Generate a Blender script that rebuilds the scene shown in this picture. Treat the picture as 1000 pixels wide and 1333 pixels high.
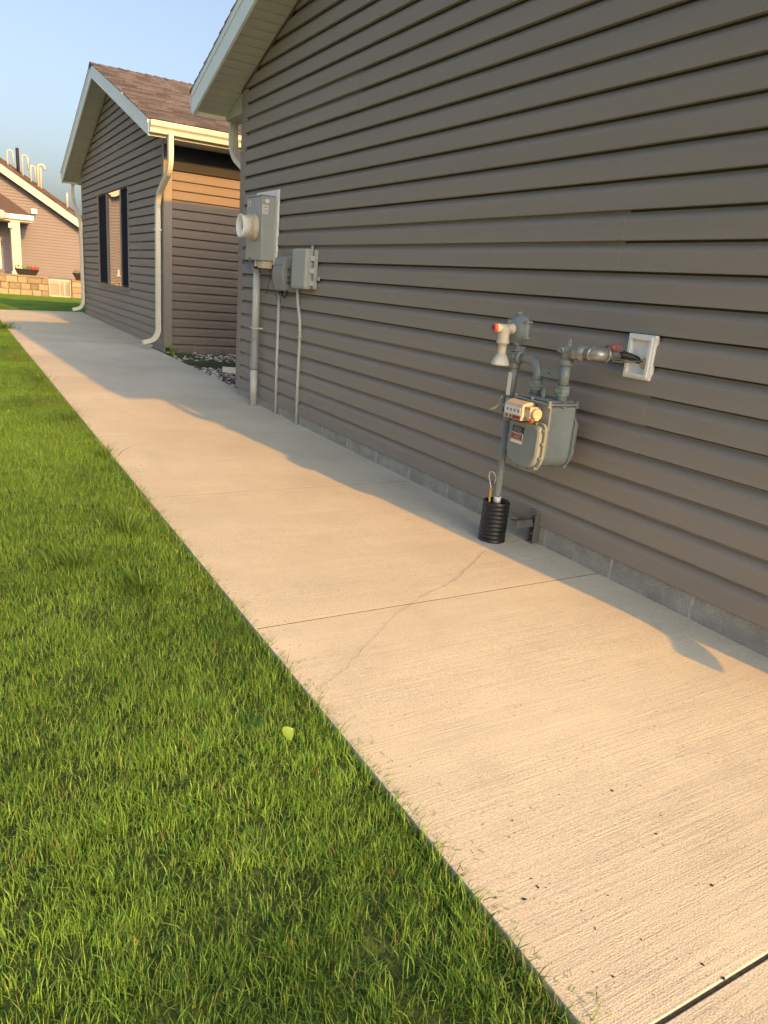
import bpy, bmesh, math, random
from mathutils import Vector, Matrix, noise

# ------------------------------------------------------------------ clear
for o in list(bpy.data.objects):
    bpy.data.objects.remove(o)
sc = bpy.context.scene
COL = sc.collection
R = random.Random(11)

# ------------------------------------------------------------------ camera
cam_d = bpy.data.cameras.new('camera')
cam = bpy.data.objects.new('camera', cam_d)
COL.objects.link(cam)
r_ = Vector((0.864, -0.496, 0.083)).normalized()
w_ = Vector((0.497, 0.818, -0.289)).normalized()
u_ = r_.cross(w_).normalized()
r_ = w_.cross(u_).normalized()
M = Matrix(((r_.x, u_.x, -w_.x, -2.357), (r_.y, u_.y, -w_.y, 0.0), (r_.z, u_.z, -w_.z, 1.101), (0, 0, 0, 1)))
cam.matrix_world = M
cam_d.sensor_fit = 'VERTICAL'
cam_d.sensor_height = 36.0
cam_d.sensor_width = 27.0
cam_d.lens = 955.4 / 1333 * 36.0
cam_d.clip_start = 0.02
cam_d.clip_end = 2000
sc.camera = cam
sc.render.resolution_x, sc.render.resolution_y = 768, 1024

# ------------------------------------------------------------------ sky, sun, exposure
COT = 2.73            # metres along the wall per metre of height
AZ = 0.117            # sideways drift of the shadows
elev = math.atan(1 / (COT * math.sqrt(1 + AZ * AZ)))
world = bpy.data.worlds.new('World')
sc.world = world
world.use_nodes = True
nt = world.node_tree
bg = nt.nodes['Background']
sky = nt.nodes.new('ShaderNodeTexSky')
sky.sky_type = 'NISHITA'
sky.sun_disc = False
sky.sun_elevation = elev
sky.sun_rotation = math.atan2(AZ, -1.0)
sky.air_density = 1.0
sky.dust_density = 5.3
sky.ozone_density = 1.0
hs_ = nt.nodes.new('ShaderNodeHueSaturation')
hs_.inputs['Saturation'].default_value = 0.86      # hazy evening air
nt.links.new(sky.outputs[0], hs_.inputs['Color'])
tint = nt.nodes.new('ShaderNodeMix'); tint.data_type = 'RGBA'; tint.blend_type = 'MULTIPLY'; tint.inputs[0].default_value = 1.0
tint.inputs[7].default_value = (0.965, 0.96, 1.0, 1)
nt.links.new(hs_.outputs[0], tint.inputs[6])
nt.links.new(tint.outputs[2], bg.inputs[0])
bg.inputs[1].default_value = 0.118

sun_d = bpy.data.lights.new('sun', 'SUN')
sun_d.energy = 3.05
sun_d.angle = math.radians(0.6)
sun_d.color = (1.0, 0.44, 0.045)
sun = bpy.data.objects.new('sun', sun_d)
COL.objects.link(sun)
sun.rotation_euler = Vector((-AZ * COT, COT, -1.0)).to_track_quat('-Z', 'Y').to_euler()

sc.view_settings.view_transform = 'Standard'
sc.view_settings.look = 'None'
sc.view_settings.gamma = 1.0
sc.view_settings.use_curve_mapping = False
sc.view_settings.exposure = 1.15
sc.render.engine = 'CYCLES'
sc.cycles.use_adaptive_sampling = True
sc.cycles.adaptive_threshold = 0.02
sc.cycles.use_denoising = True
sc.cycles.max_bounces = 6
sc.cycles.diffuse_bounces = 3
sc.cycles.glossy_bounces = 3
sc.cycles.transmission_bounces = 4
sc.cycles.transparent_max_bounces = 4
sc.cycles.sample_clamp_indirect = 6

SL = 0.006
def gz(y):            # the ground rises gently along the walk
    if y < 17.6: return SL * max(-30.0, y)
    return SL * 17.6 - (min(y, 33.0) - 17.6) * 0.0236

# ------------------------------------------------------------------ materials
def node(nt, t, **kw):
    n = nt.nodes.new(t)
    for k, v in kw.items():
        setattr(n, k, v)
    return n

def mat(name, col, rough=0.6, metal=0.0, var=0.0, var_scale=3.0, bump=0.0, bump_scale=60.0, stretch=(1, 1, 1),
        col2=None, spec=0.5, coat=0.0, trans=0.0, emit=None, attr=None, fine=0.0, fine_scale=300.0, dirt=None):
    m = bpy.data.materials.new(name)
    m.use_nodes = True
    nt = m.node_tree
    b = nt.nodes['Principled BSDF']
    L = nt.links.new
    b.inputs['Roughness'].default_value = rough
    b.inputs['Metallic'].default_value = metal
    b.inputs['Specular IOR Level'].default_value = spec
    b.inputs['Coat Weight'].default_value = coat
    b.inputs['Transmission Weight'].default_value = trans
    geo = node(nt, 'ShaderNodeNewGeometry')
    pos = geo.outputs['Position']
    c1 = (*col, 1)
    c2 = (*(col2 or tuple(x * (1 - var) for x in col)), 1)
    out = None
    if var > 0 or col2:
        n = node(nt, 'ShaderNodeTexNoise')
        n.inputs['Scale'].default_value = var_scale
        n.inputs['Detail'].default_value = 5
        n.inputs['Roughness'].default_value = 0.6
        mp = node(nt, 'ShaderNodeMapping')
        mp.inputs['Scale'].default_value = stretch
        L(pos, mp.inputs[0]); L(mp.outputs[0], n.inputs['Vector'])
        rmp = node(nt, 'ShaderNodeMapRange')
        rmp.inputs[1].default_value = 0.3; rmp.inputs[2].default_value = 0.7
        L(n.outputs[0], rmp.inputs[0])
        mx = node(nt, 'ShaderNodeMix', data_type='RGBA')
        mx.inputs[6].default_value = c1; mx.inputs[7].default_value = c2
        L(rmp.outputs[0], mx.inputs[0])
        out = mx.outputs[2]
    if fine > 0:
        n = node(nt, 'ShaderNodeTexNoise')
        n.inputs['Scale'].default_value = fine_scale
        n.inputs['Detail'].default_value = 3
        L(pos, n.inputs['Vector'])
        rmp = node(nt, 'ShaderNodeMapRange')
        rmp.inputs[1].default_value = 0.3; rmp.inputs[2].default_value = 0.7
        rmp.inputs[3].default_value = 1 - fine; rmp.inputs[4].default_value = 1 + fine
        L(n.outputs[0], rmp.inputs[0])
        mx = node(nt, 'ShaderNodeMix', data_type='RGBA', blend_type='MULTIPLY')
        mx.inputs[0].default_value = 1.0
        if out: L(out, mx.inputs[6])
        else: mx.inputs[6].default_value = c1
        L(rmp.outputs[0], mx.inputs[7])
        out = mx.outputs[2]
    if attr:
        at = node(nt, 'ShaderNodeAttribute', attribute_name=attr)
        rmp = node(nt, 'ShaderNodeMapRange')
        rmp.inputs[3].default_value = 0.62; rmp.inputs[4].default_value = 1.3
        L(at.outputs['Fac'], rmp.inputs[0])
        mx = node(nt, 'ShaderNodeMix', data_type='RGBA', blend_type='MULTIPLY')
        mx.inputs[0].default_value = 1.0
        if out: L(out, mx.inputs[6])
        else: mx.inputs[6].default_value = c1
        L(rmp.outputs[0], mx.inputs[7])
        out = mx.outputs[2]
    if out: L(out, b.inputs['Base Color'])
    else: b.inputs['Base Color'].default_value = c1
    if bump > 0:
        n = node(nt, 'ShaderNodeTexNoise')
        n.inputs['Scale'].default_value = bump_scale
        n.inputs['Detail'].default_value = 4
        mp = node(nt, 'ShaderNodeMapping')
        mp.inputs['Scale'].default_value = stretch
        L(pos, mp.inputs[0]); L(mp.outputs[0], n.inputs['Vector'])
        bp = node(nt, 'ShaderNodeBump')
        bp.inputs['Strength'].default_value = 1.0
        bp.inputs['Distance'].default_value = bump
        L(n.outputs[0], bp.inputs['Height']); L(bp.outputs[0], b.inputs['Normal'])
    if emit:
        b.inputs['Emission Color'].default_value = (*emit[:3], 1)
        b.inputs['Emission Strength'].default_value = emit[3]
    return m

def siding_mat(name, col, stretch):
    m = mat(name, col, rough=0.62, var=0.10, var_scale=0.9, bump=0.0006, bump_scale=22, stretch=stretch, fine=0.05, fine_scale=180, spec=0.25)
    nt = m.node_tree; L = nt.links.new; b = nt.nodes['Principled BSDF']
    src = b.inputs['Base Color'].links[0].from_socket
    geo = node(nt, 'ShaderNodeNewGeometry'); sx = node(nt, 'ShaderNodeSeparateXYZ'); L(geo.outputs['Position'], sx.inputs[0])
    r = node(nt, 'ShaderNodeMapRange'); r.inputs[1].default_value = 0.12; r.inputs[2].default_value = 0.42; r.inputs[3].default_value = 0.55; r.inputs[4].default_value = 0.0
    L(sx.outputs[2], r.inputs[0])
    n = node(nt, 'ShaderNodeTexNoise'); n.inputs['Scale'].default_value = 14; n.inputs['Detail'].default_value = 6; L(geo.outputs['Position'], n.inputs['Vector'])
    r2 = node(nt, 'ShaderNodeMapRange'); r2.inputs[1].default_value = 0.42; r2.inputs[2].default_value = 0.7; L(n.outputs[0], r2.inputs[0])
    mu = node(nt, 'ShaderNodeMath', operation='MULTIPLY'); L(r.outputs[0], mu.inputs[0]); L(r2.outputs[0], mu.inputs[1])
    mx = node(nt, 'ShaderNodeMix', data_type='RGBA'); mx.inputs[7].default_value = (0.30, 0.25, 0.18, 1)
    L(mu.outputs[0], mx.inputs[0]); L(src, mx.inputs[6]); L(mx.outputs[2], b.inputs['Base Color'])
    return m

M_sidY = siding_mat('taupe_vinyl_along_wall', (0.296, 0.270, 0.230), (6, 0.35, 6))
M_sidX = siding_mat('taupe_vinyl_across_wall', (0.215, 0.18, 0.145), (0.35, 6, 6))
M_trim = mat('taupe_trim', (0.265, 0.24, 0.202), rough=0.6, var=0.06, spec=0.25)
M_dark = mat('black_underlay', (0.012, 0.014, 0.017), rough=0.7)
M_core = mat('wall_sheathing', (0.05, 0.045, 0.04), rough=0.9)
M_fascia = mat('pale_aluminium_fascia', (0.80, 0.91, 0.88), rough=0.42, var=0.07, var_scale=2, bump=0.0004, bump_scale=6, spec=0.4)
M_soffit = mat('putty_soffit', (0.46, 0.48, 0.425), rough=0.6, var=0.08, var_scale=5)
M_gutter = mat('cream_gutter_enamel', (0.72, 0.70, 0.56), rough=0.38, var=0.08, var_scale=4, fine=0.03, fine_scale=40)
M_block = mat('grey_concrete_block', (0.40, 0.39, 0.33), rough=0.9, var=0.35, var_scale=9, bump=0.002, bump_scale=120, fine=0.22, fine_scale=220)
M_mortar = mat('pale_mortar', (0.50, 0.48, 0.42), rough=0.9, var=0.25, var_scale=30, bump=0.001, bump_scale=200)
M_shingle = mat('brown_asphalt_shingle', (0.130, 0.122, 0.135), rough=0.95, var=0.25, var_scale=25, fine=0.35, fine_scale=140, attr='tone', bump=0.002, bump_scale=250, spec=0.2)
M_shingle2 = mat('dark_brown_asphalt_shingle', (0.13, 0.095, 0.08), rough=0.95, var=0.3, var_scale=12, fine=0.3, fine_scale=60, attr='tone', spec=0.2)
M_tan = mat('tan_vinyl_siding', (0.150, 0.140, 0.155), rough=0.6, var=0.07, var_scale=1.2)
M_creampaint = mat('cream_paint', (0.44, 0.43, 0.37), rough=0.45)
M_white = mat('white_plastic', (0.82, 0.84, 0.79), rough=0.4, fine=0.03, fine_scale=60)
M_pvc = mat('light_grey_pvc', (0.50, 0.53, 0.49), rough=0.38, var=0.12, var_scale=8)
M_pvc_dark = mat('mid_grey_pvc', (0.27, 0.29, 0.27), rough=0.45, var=0.08)
M_cab = mat('grey_enamel_cabinet', (0.33, 0.37, 0.36), rough=0.40, var=0.07, var_scale=6, fine=0.03)
M_nid = mat('grey_abs_box', (0.27, 0.285, 0.275), rough=0.55, var=0.06)
M_nid2 = mat('pale_grey_abs_box', (0.38, 0.42, 0.385), rough=0.5, var=0.07)
M_glass = mat('clear_dome', (0.9, 0.92, 0.88), rough=0.08, trans=0.7, spec=0.5)
M_gas = mat('grey_green_enamel', (0.215, 0.258, 0.255), rough=0.38, var=0.16, var_scale=14, fine=0.06, fine_scale=200, bump=0.0003, bump_scale=300)
M_gas2 = mat('grey_pipe_paint', (0.245, 0.275, 0.26), rough=0.42, var=0.2, var_scale=18, fine=0.1, fine_scale=260, bump=0.0004, bump_scale=160)
M_galv = mat('galvanised_steel', (0.40, 0.40, 0.37), rough=0.42, metal=0.55, var=0.3, var_scale=22, fine=0.15, fine_scale=120, bump=0.0006, bump_scale=150)
M_brkt = mat('weathered_zinc', (0.16, 0.16, 0.15), rough=0.6, metal=0.3, var=0.3, var_scale=20, bump=0.0006, bump_scale=150)
M_beige = mat('beige_plastic', (0.55, 0.50, 0.38), rough=0.45, var=0.08, var_scale=30)
M_index = mat('warm_ivory_plastic', (0.56, 0.47, 0.33), rough=0.42, var=0.2, var_scale=45)
M_red = mat('red_plastic', (0.36, 0.09, 0.10), rough=0.4)
M_redlabel = mat('red_label', (0.30, 0.03, 0.03), rough=0.4)
M_blacklabel = mat('black_label', (0.022, 0.02, 0.02), rough=0.35)
M_whitelabel = mat('white_label', (0.72, 0.72, 0.68), rough=0.45)
M_ink = mat('ink', (0.05, 0.05, 0.05), rough=0.6)
M_pot = mat('black_corrugated_plastic', (0.016, 0.017, 0.018), rough=0.42, var=0.3, var_scale=30, fine=0.2, fine_scale=80)
M_rubber = mat('black_rubber_hose', (0.014, 0.013, 0.012), rough=0.5)
M_yellow = mat('yellow_plastic', (0.62, 0.36, 0.03), rough=0.5)
M_orange = mat('orange_plug', (0.62, 0.13, 0.03), rough=0.5)
M_blue = mat('blue_tag', (0.06, 0.14, 0.42), rough=0.5)
M_alu = mat('bright_aluminium', (0.6, 0.6, 0.57), rough=0.35, metal=0.7)
M_stone = mat('tan_split_stone', (0.30, 0.25, 0.165), rough=0.9, var=0.28, var_scale=7, fine=0.2, fine_scale=40, bump=0.01, bump_scale=18, attr='tone')
M_crack = mat('crack_dirt', (0.22, 0.18, 0.13), rough=1.0, var=0.4, var_scale=40)
M_speck = mat('dark_debris', (0.03, 0.02, 0.022), rough=0.9, var=0.4, var_scale=90)
M_gap = mat('dark_joint_filler', (0.15, 0.13, 0.10), rough=1.0, var=0.5, var_scale=60, bump=0.003, bump_scale=180)
M_leaf = mat('lime_leaf', (0.15, 0.27, 0.04), rough=0.5, var=0.2, var_scale=60)
M_leafd = mat('green_leaf', (0.10, 0.20, 0.045), rough=0.5, var=0.2, var_scale=40)
M_soil = mat('soil', (0.035, 0.03, 0.018), rough=1.0, var=0.4, var_scale=20, bump=0.01, bump_scale=50)
M_moss = mat('moss', (0.055, 0.065, 0.022), rough=1.0, var=0.4, var_scale=30, bump=0.006, bump_scale=150)
M_redflower = mat('red_petals', (0.55, 0.07, 0.09), rough=0.6, var=0.2, var_scale=30)
M_screen = mat('dark_window_screen', (0.020, 0.024, 0.034), rough=0.9, spec=0.05)
M_bronze = mat('bronze_window_frame', (0.105, 0.088, 0.072), rough=0.45)

def window_glass():
    m = mat('reflective_window_glass', (0.012, 0.013, 0.014), rough=0.012, spec=0.5)
    b = m.node_tree.nodes['Principled BSDF']
    b.inputs['IOR'].default_value = 1.9
    b.inputs['Coat Weight'].default_value = 1.0
    b.inputs['Coat IOR'].default_value = 1.8
    b.inputs['Coat Roughness'].default_value = 0.01
    nt = m.node_tree
    geo = node(nt, 'ShaderNodeNewGeometry')
    n = node(nt, 'ShaderNodeTexNoise'); n.inputs['Scale'].default_value = 1.6; n.inputs['Detail'].default_value = 0
    nt.links.new(geo.outputs['Position'], n.inputs['Vector'])
    bp = node(nt, 'ShaderNodeBump'); bp.inputs['Distance'].default_value = 0.004
    nt.links.new(n.outputs[0], bp.inputs['Height'])
    nt.links.new(bp.outputs[0], b.inputs['Normal']); nt.links.new(bp.outputs[0], b.inputs['Coat Normal'])
    return m
M_winglass = window_glass()

def concrete():
    m = bpy.data.materials.new('broomed_concrete')
    m.use_nodes = True
    nt = m.node_tree; L = nt.links.new
    b = nt.nodes['Principled BSDF']
    b.inputs['Roughness'].default_value = 0.88
    b.inputs['Specular IOR Level'].default_value = 0.3
    geo = node(nt, 'ShaderNodeNewGeometry'); pos = geo.outputs['Position']
    def noi(scale, det, st=(1, 1, 1), rough=0.6):
        mp = node(nt, 'ShaderNodeMapping'); mp.inputs['Scale'].default_value = st
        n = node(nt, 'ShaderNodeTexNoise'); n.inputs['Scale'].default_value = scale; n.inputs['Detail'].default_value = det
        n.inputs['Roughness'].default_value = rough
        L(pos, mp.inputs[0]); L(mp.outputs[0], n.inputs['Vector'])
        return n.outputs[0]
    def rng(s, a, b_, c, d):
        r = node(nt, 'ShaderNodeMapRange')
        for i, v in enumerate((a, b_, c, d)): r.inputs[i + 1].default_value = v
        L(s, r.inputs[0]); return r.outputs[0]
    def mul(a, b_):
        n = node(nt, 'ShaderNodeMath', operation='MULTIPLY'); L(a, n.inputs[0])
        if isinstance(b_, float): n.inputs[1].default_value = b_
        else: L(b_, n.inputs[1])
        return n.outputs[0]
    def add(a, b_):
        n = node(nt, 'ShaderNodeMath', operation='ADD'); L(a, n.inputs[0]); L(b_, n.inputs[1]); return n.outputs[0]
    mx = node(nt, 'ShaderNodeMix', data_type='RGBA')
    mx.inputs[6].default_value = (0.615, 0.60, 0.48, 1); mx.inputs[7].default_value = (0.52, 0.50, 0.395, 1)
    L(rng(noi(1.1, 6), 0.35, 0.7, 0, 1), mx.inputs[0])
    mx2 = node(nt, 'ShaderNodeMix', data_type='RGBA', blend_type='MULTIPLY'); mx2.inputs[0].default_value = 1
    L(mx.outputs[2], mx2.inputs[6])
    grain = noi(260, 3)
    broomA = noi(1.0, 3, (3.5, 150, 1), 0.7)     # fine bristle lines across the walk
    broomB = noi(1.0, 2, (0.9, 42, 1), 0.5)
    L(mul(rng(grain, 0.32, 0.68, 0.80, 1.18), rng(broomA, 0.35, 0.65, 0.95, 1.05)), mx2.inputs[7])
    oi = node(nt, 'ShaderNodeObjectInfo')
    mx4 = node(nt, 'ShaderNodeMix', data_type='RGBA', blend_type='MULTIPLY'); mx4.inputs[0].default_value = 1
    L(mx2.outputs[2], mx4.inputs[6])
    stain = rng(noi(3.2, 6, (1, 0.6, 1), 0.7), 0.52, 0.72, 1.0, 0.90)
    L(mul(rng(oi.outputs['Random'], 0, 1, 0.95, 1.04), stain), mx4.inputs[7])
    mx2 = mx4
    # small dark pits
    pit = rng(noi(95, 1), 0.70, 0.78, 1.0, 0.55)
    mx3 = node(nt, 'ShaderNodeMix', data_type='RGBA', blend_type='MULTIPLY'); mx3.inputs[0].default_value = 1
    L(mx2.outputs[2], mx3.inputs[6]); L(pit, mx3.inputs[7])
    L(mx3.outputs[2], b.inputs['Base Color'])
    h = add(add(mul(broomA, 0.60), mul(broomB, 0.34)), mul(grain, 0.55))
    # the finish swells and fades over the slab
    sw = rng(noi(2.3, 2), 0.3, 0.7, 0.45, 1.15)
    h = mul(h, sw)
    bp = node(nt, 'ShaderNodeBump'); bp.inputs['Strength'].default_value = 1.0; bp.inputs['Distance'].default_value = 0.0026
    L(h, bp.inputs['Height'])
    # wide float-finish waves
    h2 = noi(1.0, 2, (1.4, 4.5, 1))
    bp2 = node(nt, 'ShaderNodeBump'); bp2.inputs['Strength'].default_value = 1.0; bp2.inputs['Distance'].default_value = 0.005
    L(h2, bp2.inputs['Height']); L(bp2.outputs[0], bp.inputs['Normal'])
    L(bp.outputs[0], b.inputs['Normal'])
    return m
M_conc = concrete()

def grass_mat(name, dark, light, dry):
    m = bpy.data.materials.new(name); m.use_nodes = True
    nt = m.node_tree; L = nt.links.new
    b = nt.nodes['Principled BSDF']
    b.inputs['Roughness'].default_value = 0.5
    b.inputs['Specular IOR Level'].default_value = 0.35
    at = node(nt, 'ShaderNodeAttribute', attribute_name='tone')
    geo = node(nt, 'ShaderNodeNewGeometry')
    mx = node(nt, 'ShaderNodeMix', data_type='RGBA')
    mx.inputs[6].default_value = (*dark, 1); mx.inputs[7].default_value = (*light, 1)
    n = node(nt, 'ShaderNodeTexNoise'); n.inputs['Scale'].default_value = 1.3; n.inputs['Detail'].default_value = 4
    L(geo.outputs['Position'], n.inputs['Vector'])
    r = node(nt, 'ShaderNodeMapRange'); r.inputs[1].default_value = 0.32; r.inputs[2].default_value = 0.68; r.inputs[3].default_value = -0.3; r.inputs[4].default_value = 0.45
    L(n.outputs[0], r.inputs[0])
    ad = node(nt, 'ShaderNodeMath', operation='ADD', use_clamp=True)
    L(r.outputs[0], ad.inputs[0]); L(at.outputs['Fac'], ad.inputs[1]); L(ad.outputs[0], mx.inputs[0])
    # dry patches, more of them along the edge of the walk
    sx = node(nt, 'ShaderNodeSeparateXYZ'); L(geo.outputs['Position'], sx.inputs[0])
    e = node(nt, 'ShaderNodeMapRange'); e.inputs[1].default_value = -2.1; e.inputs[2].default_value = -1.6; e.inputs[3].default_value = 0.0; e.inputs[4].default_value = 0.20
    L(sx.outputs[0], e.inputs[0])
    n2 = node(nt, 'ShaderNodeTexNoise'); n2.inputs['Scale'].default_value = 2.1; n2.inputs['Detail'].default_value = 5
    L(geo.outputs['Position'], n2.inputs['Vector'])
    a2 = node(nt, 'ShaderNodeMath', operation='ADD'); L(n2.outputs[0], a2.inputs[0]); L(e.outputs[0], a2.inputs[1])
    at2 = node(nt, 'ShaderNodeAttribute', attribute_name='dry')
    a3 = node(nt, 'ShaderNodeMath', operation='ADD'); L(a2.outputs[0], a3.inputs[0]); L(at2.outputs['Fac'], a3.inputs[1])
    r2 = node(nt, 'ShaderNodeMapRange'); r2.inputs[1].default_value = 0.98; r2.inputs[2].default_value = 1.16
    L(a3.outputs[0], r2.inputs[0])
    mx2 = node(nt, 'ShaderNodeMix', data_type='RGBA'); mx2.inputs[7].default_value = (*dry, 1)
    L(r2.outputs[0], mx2.inputs[0]); L(mx.outputs[2], mx2.inputs[6])
    L(mx2.outputs[2], b.inputs['Base Color'])
    tr = node(nt, 'ShaderNodeBsdfTranslucent'); L(mx2.outputs[2], tr.inputs[0])
    ms = node(nt, 'ShaderNodeMixShader'); ms.inputs[0].default_value = 0.28
    L(b.outputs[0], ms.inputs[1]); L(tr.outputs[0], ms.inputs[2])
    L(ms.outputs[0], nt.nodes['Material Output'].inputs[0])
    return m
M_grass = grass_mat('lawn_blades', (0.068, 0.165, 0.028), (0.235, 0.44, 0.065), (0.25, 0.22, 0.09))
M_coarse = grass_mat('coarse_blades', (0.06, 0.13, 0.02), (0.12, 0.22, 0.03), (0.2, 0.2, 0.06))
M_ground = mat('turf_ground', (0.045, 0.080, 0.018), rough=1.0, col2=(0.07, 0.11, 0.025), var_scale=1.5, bump=0.02, bump_scale=30, fine=0.35, fine_scale=25)

# ------------------------------------------------------------------ mesh helpers
def link(o, parent=None):
    COL.objects.link(o)
    if parent is not None:
        o.parent = parent
    return o

def wloc(o):
    v = Vector((0, 0, 0))
    while o is not None:
        v += o.location; o = o.parent
    return v

def tag(o, label=None, cat=None, group=None, kind=None):
    if label: o['label'] = label
    if cat: o['category'] = cat
    if group: o['group'] = group
    if kind: o['kind'] = kind
    return o

def thing(name, loc, label, cat, group=None, kind=None):
    o = bpy.data.objects.new(name, None)
    o.empty_display_size = 0.1
    o.location = loc
    COL.objects.link(o)
    return tag(o, label, cat, group, kind)

class MB:
    def __init__(s):
        s.v = []; s.f = []; s.sm = []; s.at = {}
    def add(s, vs, fs, smooth=False, **attrs):
        b = len(s.v)
        s.v += [tuple(v) for v in vs]
        s.f += [tuple(b + i for i in f) for f in fs]
        s.sm += [smooth] * len(fs)
        for k, val in attrs.items():
            s.at.setdefault(k, {})
            for i in range(b, len(s.v)): s.at[k][i] = val
        return s
    def box(s, x0, x1, y0, y1, z0, z1, **k):
        v = [(x0, y0, z0), (x1, y0, z0), (x1, y1, z0), (x0, y1, z0), (x0, y0, z1), (x1, y0, z1), (x1, y1, z1), (x0, y1, z1)]
        return s.add(v, [(0, 3, 2, 1), (4, 5, 6, 7), (0, 1, 5, 4), (1, 2, 6, 5), (2, 3, 7, 6), (3, 0, 4, 7)], **k)
    def rbox(s, x0, x1, y0, y1, z0, z1, r=0.004, **k):
        # chamfered box
        pts = []; 
        bm = bmesh.new()
        bmesh.ops.create_cube(bm, size=1)
        for v in bm.verts:
            v.co = Vector(((x0 + x1) / 2 + v.co.x * (x1 - x0), (y0 + y1) / 2 + v.co.y * (y1 - y0), (z0 + z1) / 2 + v.co.z * (z1 - z0)))
        bmesh.ops.bevel(bm, geom=bm.edges[:], offset=r, segments=2, affect='EDGES', profile=0.5)
        bm.verts.index_update()
        s.add([v.co for v in bm.verts], [[v.index for v in f.verts] for f in bm.faces], **k)
        bm.free(); return s
    def prism(s, poly, d, **k):
        # poly: 3D points; d: extrusion vector
        n = len(poly); d = Vector(d)
        vs = [Vector(p) for p in poly] + [Vector(p) + d for p in poly]
        fs = [tuple(range(n - 1, -1, -1)), tuple(range(n, 2 * n))] + [(i, (i + 1) % n, n + (i + 1) % n, n + i) for i in range(n)]
        return s.add(vs, fs, **k)
    def sweep(s, path, sect, up=(0, 0, 1), caps=True, smooth=False, scale=None):
        P = [Vector(p) for p in path]
        n = len(sect)
        T = []
        for i in range(len(P)):
            a = P[max(i - 1, 0)]; b = P[min(i + 1, len(P) - 1)]
            T.append((b - a).normalized())
        t = T[0]; u = Vector(up); u = (u - t * u.dot(t)).normalized()
        vs = []
        for i, p in enumerate(P):
            if i:
                q = T[i - 1].rotation_difference(T[i]); u = (q @ u)
                u = (u - T[i] * u.dot(T[i])).normalized()
            w = T[i].cross(u)
            m = 1.0
            if 0 < i < len(P) - 1:
                c = (P[i] - P[i - 1]).normalized().dot((P[i + 1] - P[i]).normalized())
                m = 1.0 / max(0.6, math.sqrt((1 + c) / 2))
            sc_ = scale[i] if scale else 1.0
            for (a, b) in sect: vs.append(p + u * a * sc_ + w * b * sc_)
        fs = []
        for i in range(len(P) - 1):
            for j in range(n):
                fs.append((i * n + j, i * n + (j + 1) % n, (i + 1) * n + (j + 1) % n, (i + 1) * n + j))
        s.add(vs, fs, smooth=smooth)
        if caps:
            b = len(s.v) - len(vs)
            s.f += [tuple(b + j for j in range(n - 1, -1, -1)), tuple(b + (len(P) - 1) * n + j for j in range(n))]
            s.sm += [False, False]
        return s
    def tube(s, path, r, n=12, **k):
        sect = [(r * math.cos(2 * math.pi * i / n), r * math.sin(2 * math.pi * i / n)) for i in range(n)]
        k.setdefault('smooth', True)
        d = (Vector(path[1]) - Vector(path[0])).normalized()
        return s.sweep(path, sect, up=(1, 0, 0) if abs(d.x) < 0.9 else (0, 0, 1), **k)
    def cyl(s, a, b, r, n=16, **k):
        return s.tube([a, b], r, n, **k)
    def lathe(s, origin, axis, prof, n=24, smooth=True):
        # prof: (distance along axis, radius)
        o = Vector(origin); ax = Vector(axis).normalized()
        u = ax.orthogonal().normalized(); w = ax.cross(u)
        vs = []; m = len(prof)
        for (t, r) in prof:
            for j in range(n):
                a = 2 * math.pi * j / n
                vs.append(o + ax * t + u * r * math.cos(a) + w * r * math.sin(a))
        fs = []
        for i in range(m - 1):
            for j in range(n):
                fs.append((i * n + j, i * n + (j + 1) % n, (i + 1) * n + (j + 1) % n, (i + 1) * n + j))
        s.add(vs, fs, smooth=smooth)
        b = len(s.v) - len(vs)
        if prof[0][1] > 1e-5: s.f.append(tuple(b + j for j in range(n - 1, -1, -1))); s.sm.append(False)
        if prof[-1][1] > 1e-5: s.f.append(tuple(b + (m - 1) * n + j for j in range(n))); s.sm.append(False)
        return s
    def hexnut(s, c, axis, r, h):
        return s.lathe(Vector(c) - Vector(axis).normalized() * h / 2, axis, [(0, r * 0.9), (h * 0.15, r), (h * 0.85, r), (h, r * 0.9)], n=6, smooth=False)
    def build(s, name, m, parent=None, bevel=0.0, label=None, kind=None, sub=0):
        me = bpy.data.meshes.new(name)
        off = wloc(parent) if parent is not None else Vector((0, 0, 0))
        c = off
        me.from_pydata([(x - off.x, y - off.y, z - off.z) for x, y, z in s.v], [], s.f)
        me.polygons.foreach_set('use_smooth', s.sm)
        for k, d in s.at.items():
            a = me.attributes.new(k, 'FLOAT', 'POINT')
            a.data.foreach_set('value', [d.get(i, 0.5) for i in range(len(s.v))])
        me.materials.append(m)
        me.update()
        o = bpy.data.objects.new(name, me)
        if bevel > 0:
            b = o.modifiers.new('bevel', 'BEVEL'); b.width = bevel; b.segments = 2; b.limit_method = 'ANGLE'; b.angle_limit = math.radians(40)
        link(o, parent)
        if label: o['label'] = label
        if kind: o['kind'] = kind
        return o

def arc(p0, pc, p1, n=7):
    """smooth bend from p0 to p1 with control point pc"""
    a, b, c = Vector(p0), Vector(pc), Vector(p1)
    return [a * (1 - t) ** 2 + b * 2 * t * (1 - t) + c * t * t for t in [i / n for i in range(n + 1)]]

# ------------------------------------------------------------------ the setting: ground
def poly_sheet(name, pts, m, kind='structure', sub=None):
    mb = MB(); mb.add([(x, y, z) for x, y, z in pts], [tuple(range(len(pts)))])
    o = mb.build(name, m); o['kind'] = kind; return o

g = MB()
ys = [-300, -30, 17.6, 33, 400]
vs = []
for y in ys:
    for x in (-400, 400): vs.append((x, y, gz(y) - 0.030))
g.add(vs, [(0, 1, 3, 2), (2, 3, 5, 4), (4, 5, 7, 6), (6, 7, 9, 8)])
tag(g.build('ground', M_ground), kind='structure')

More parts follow.
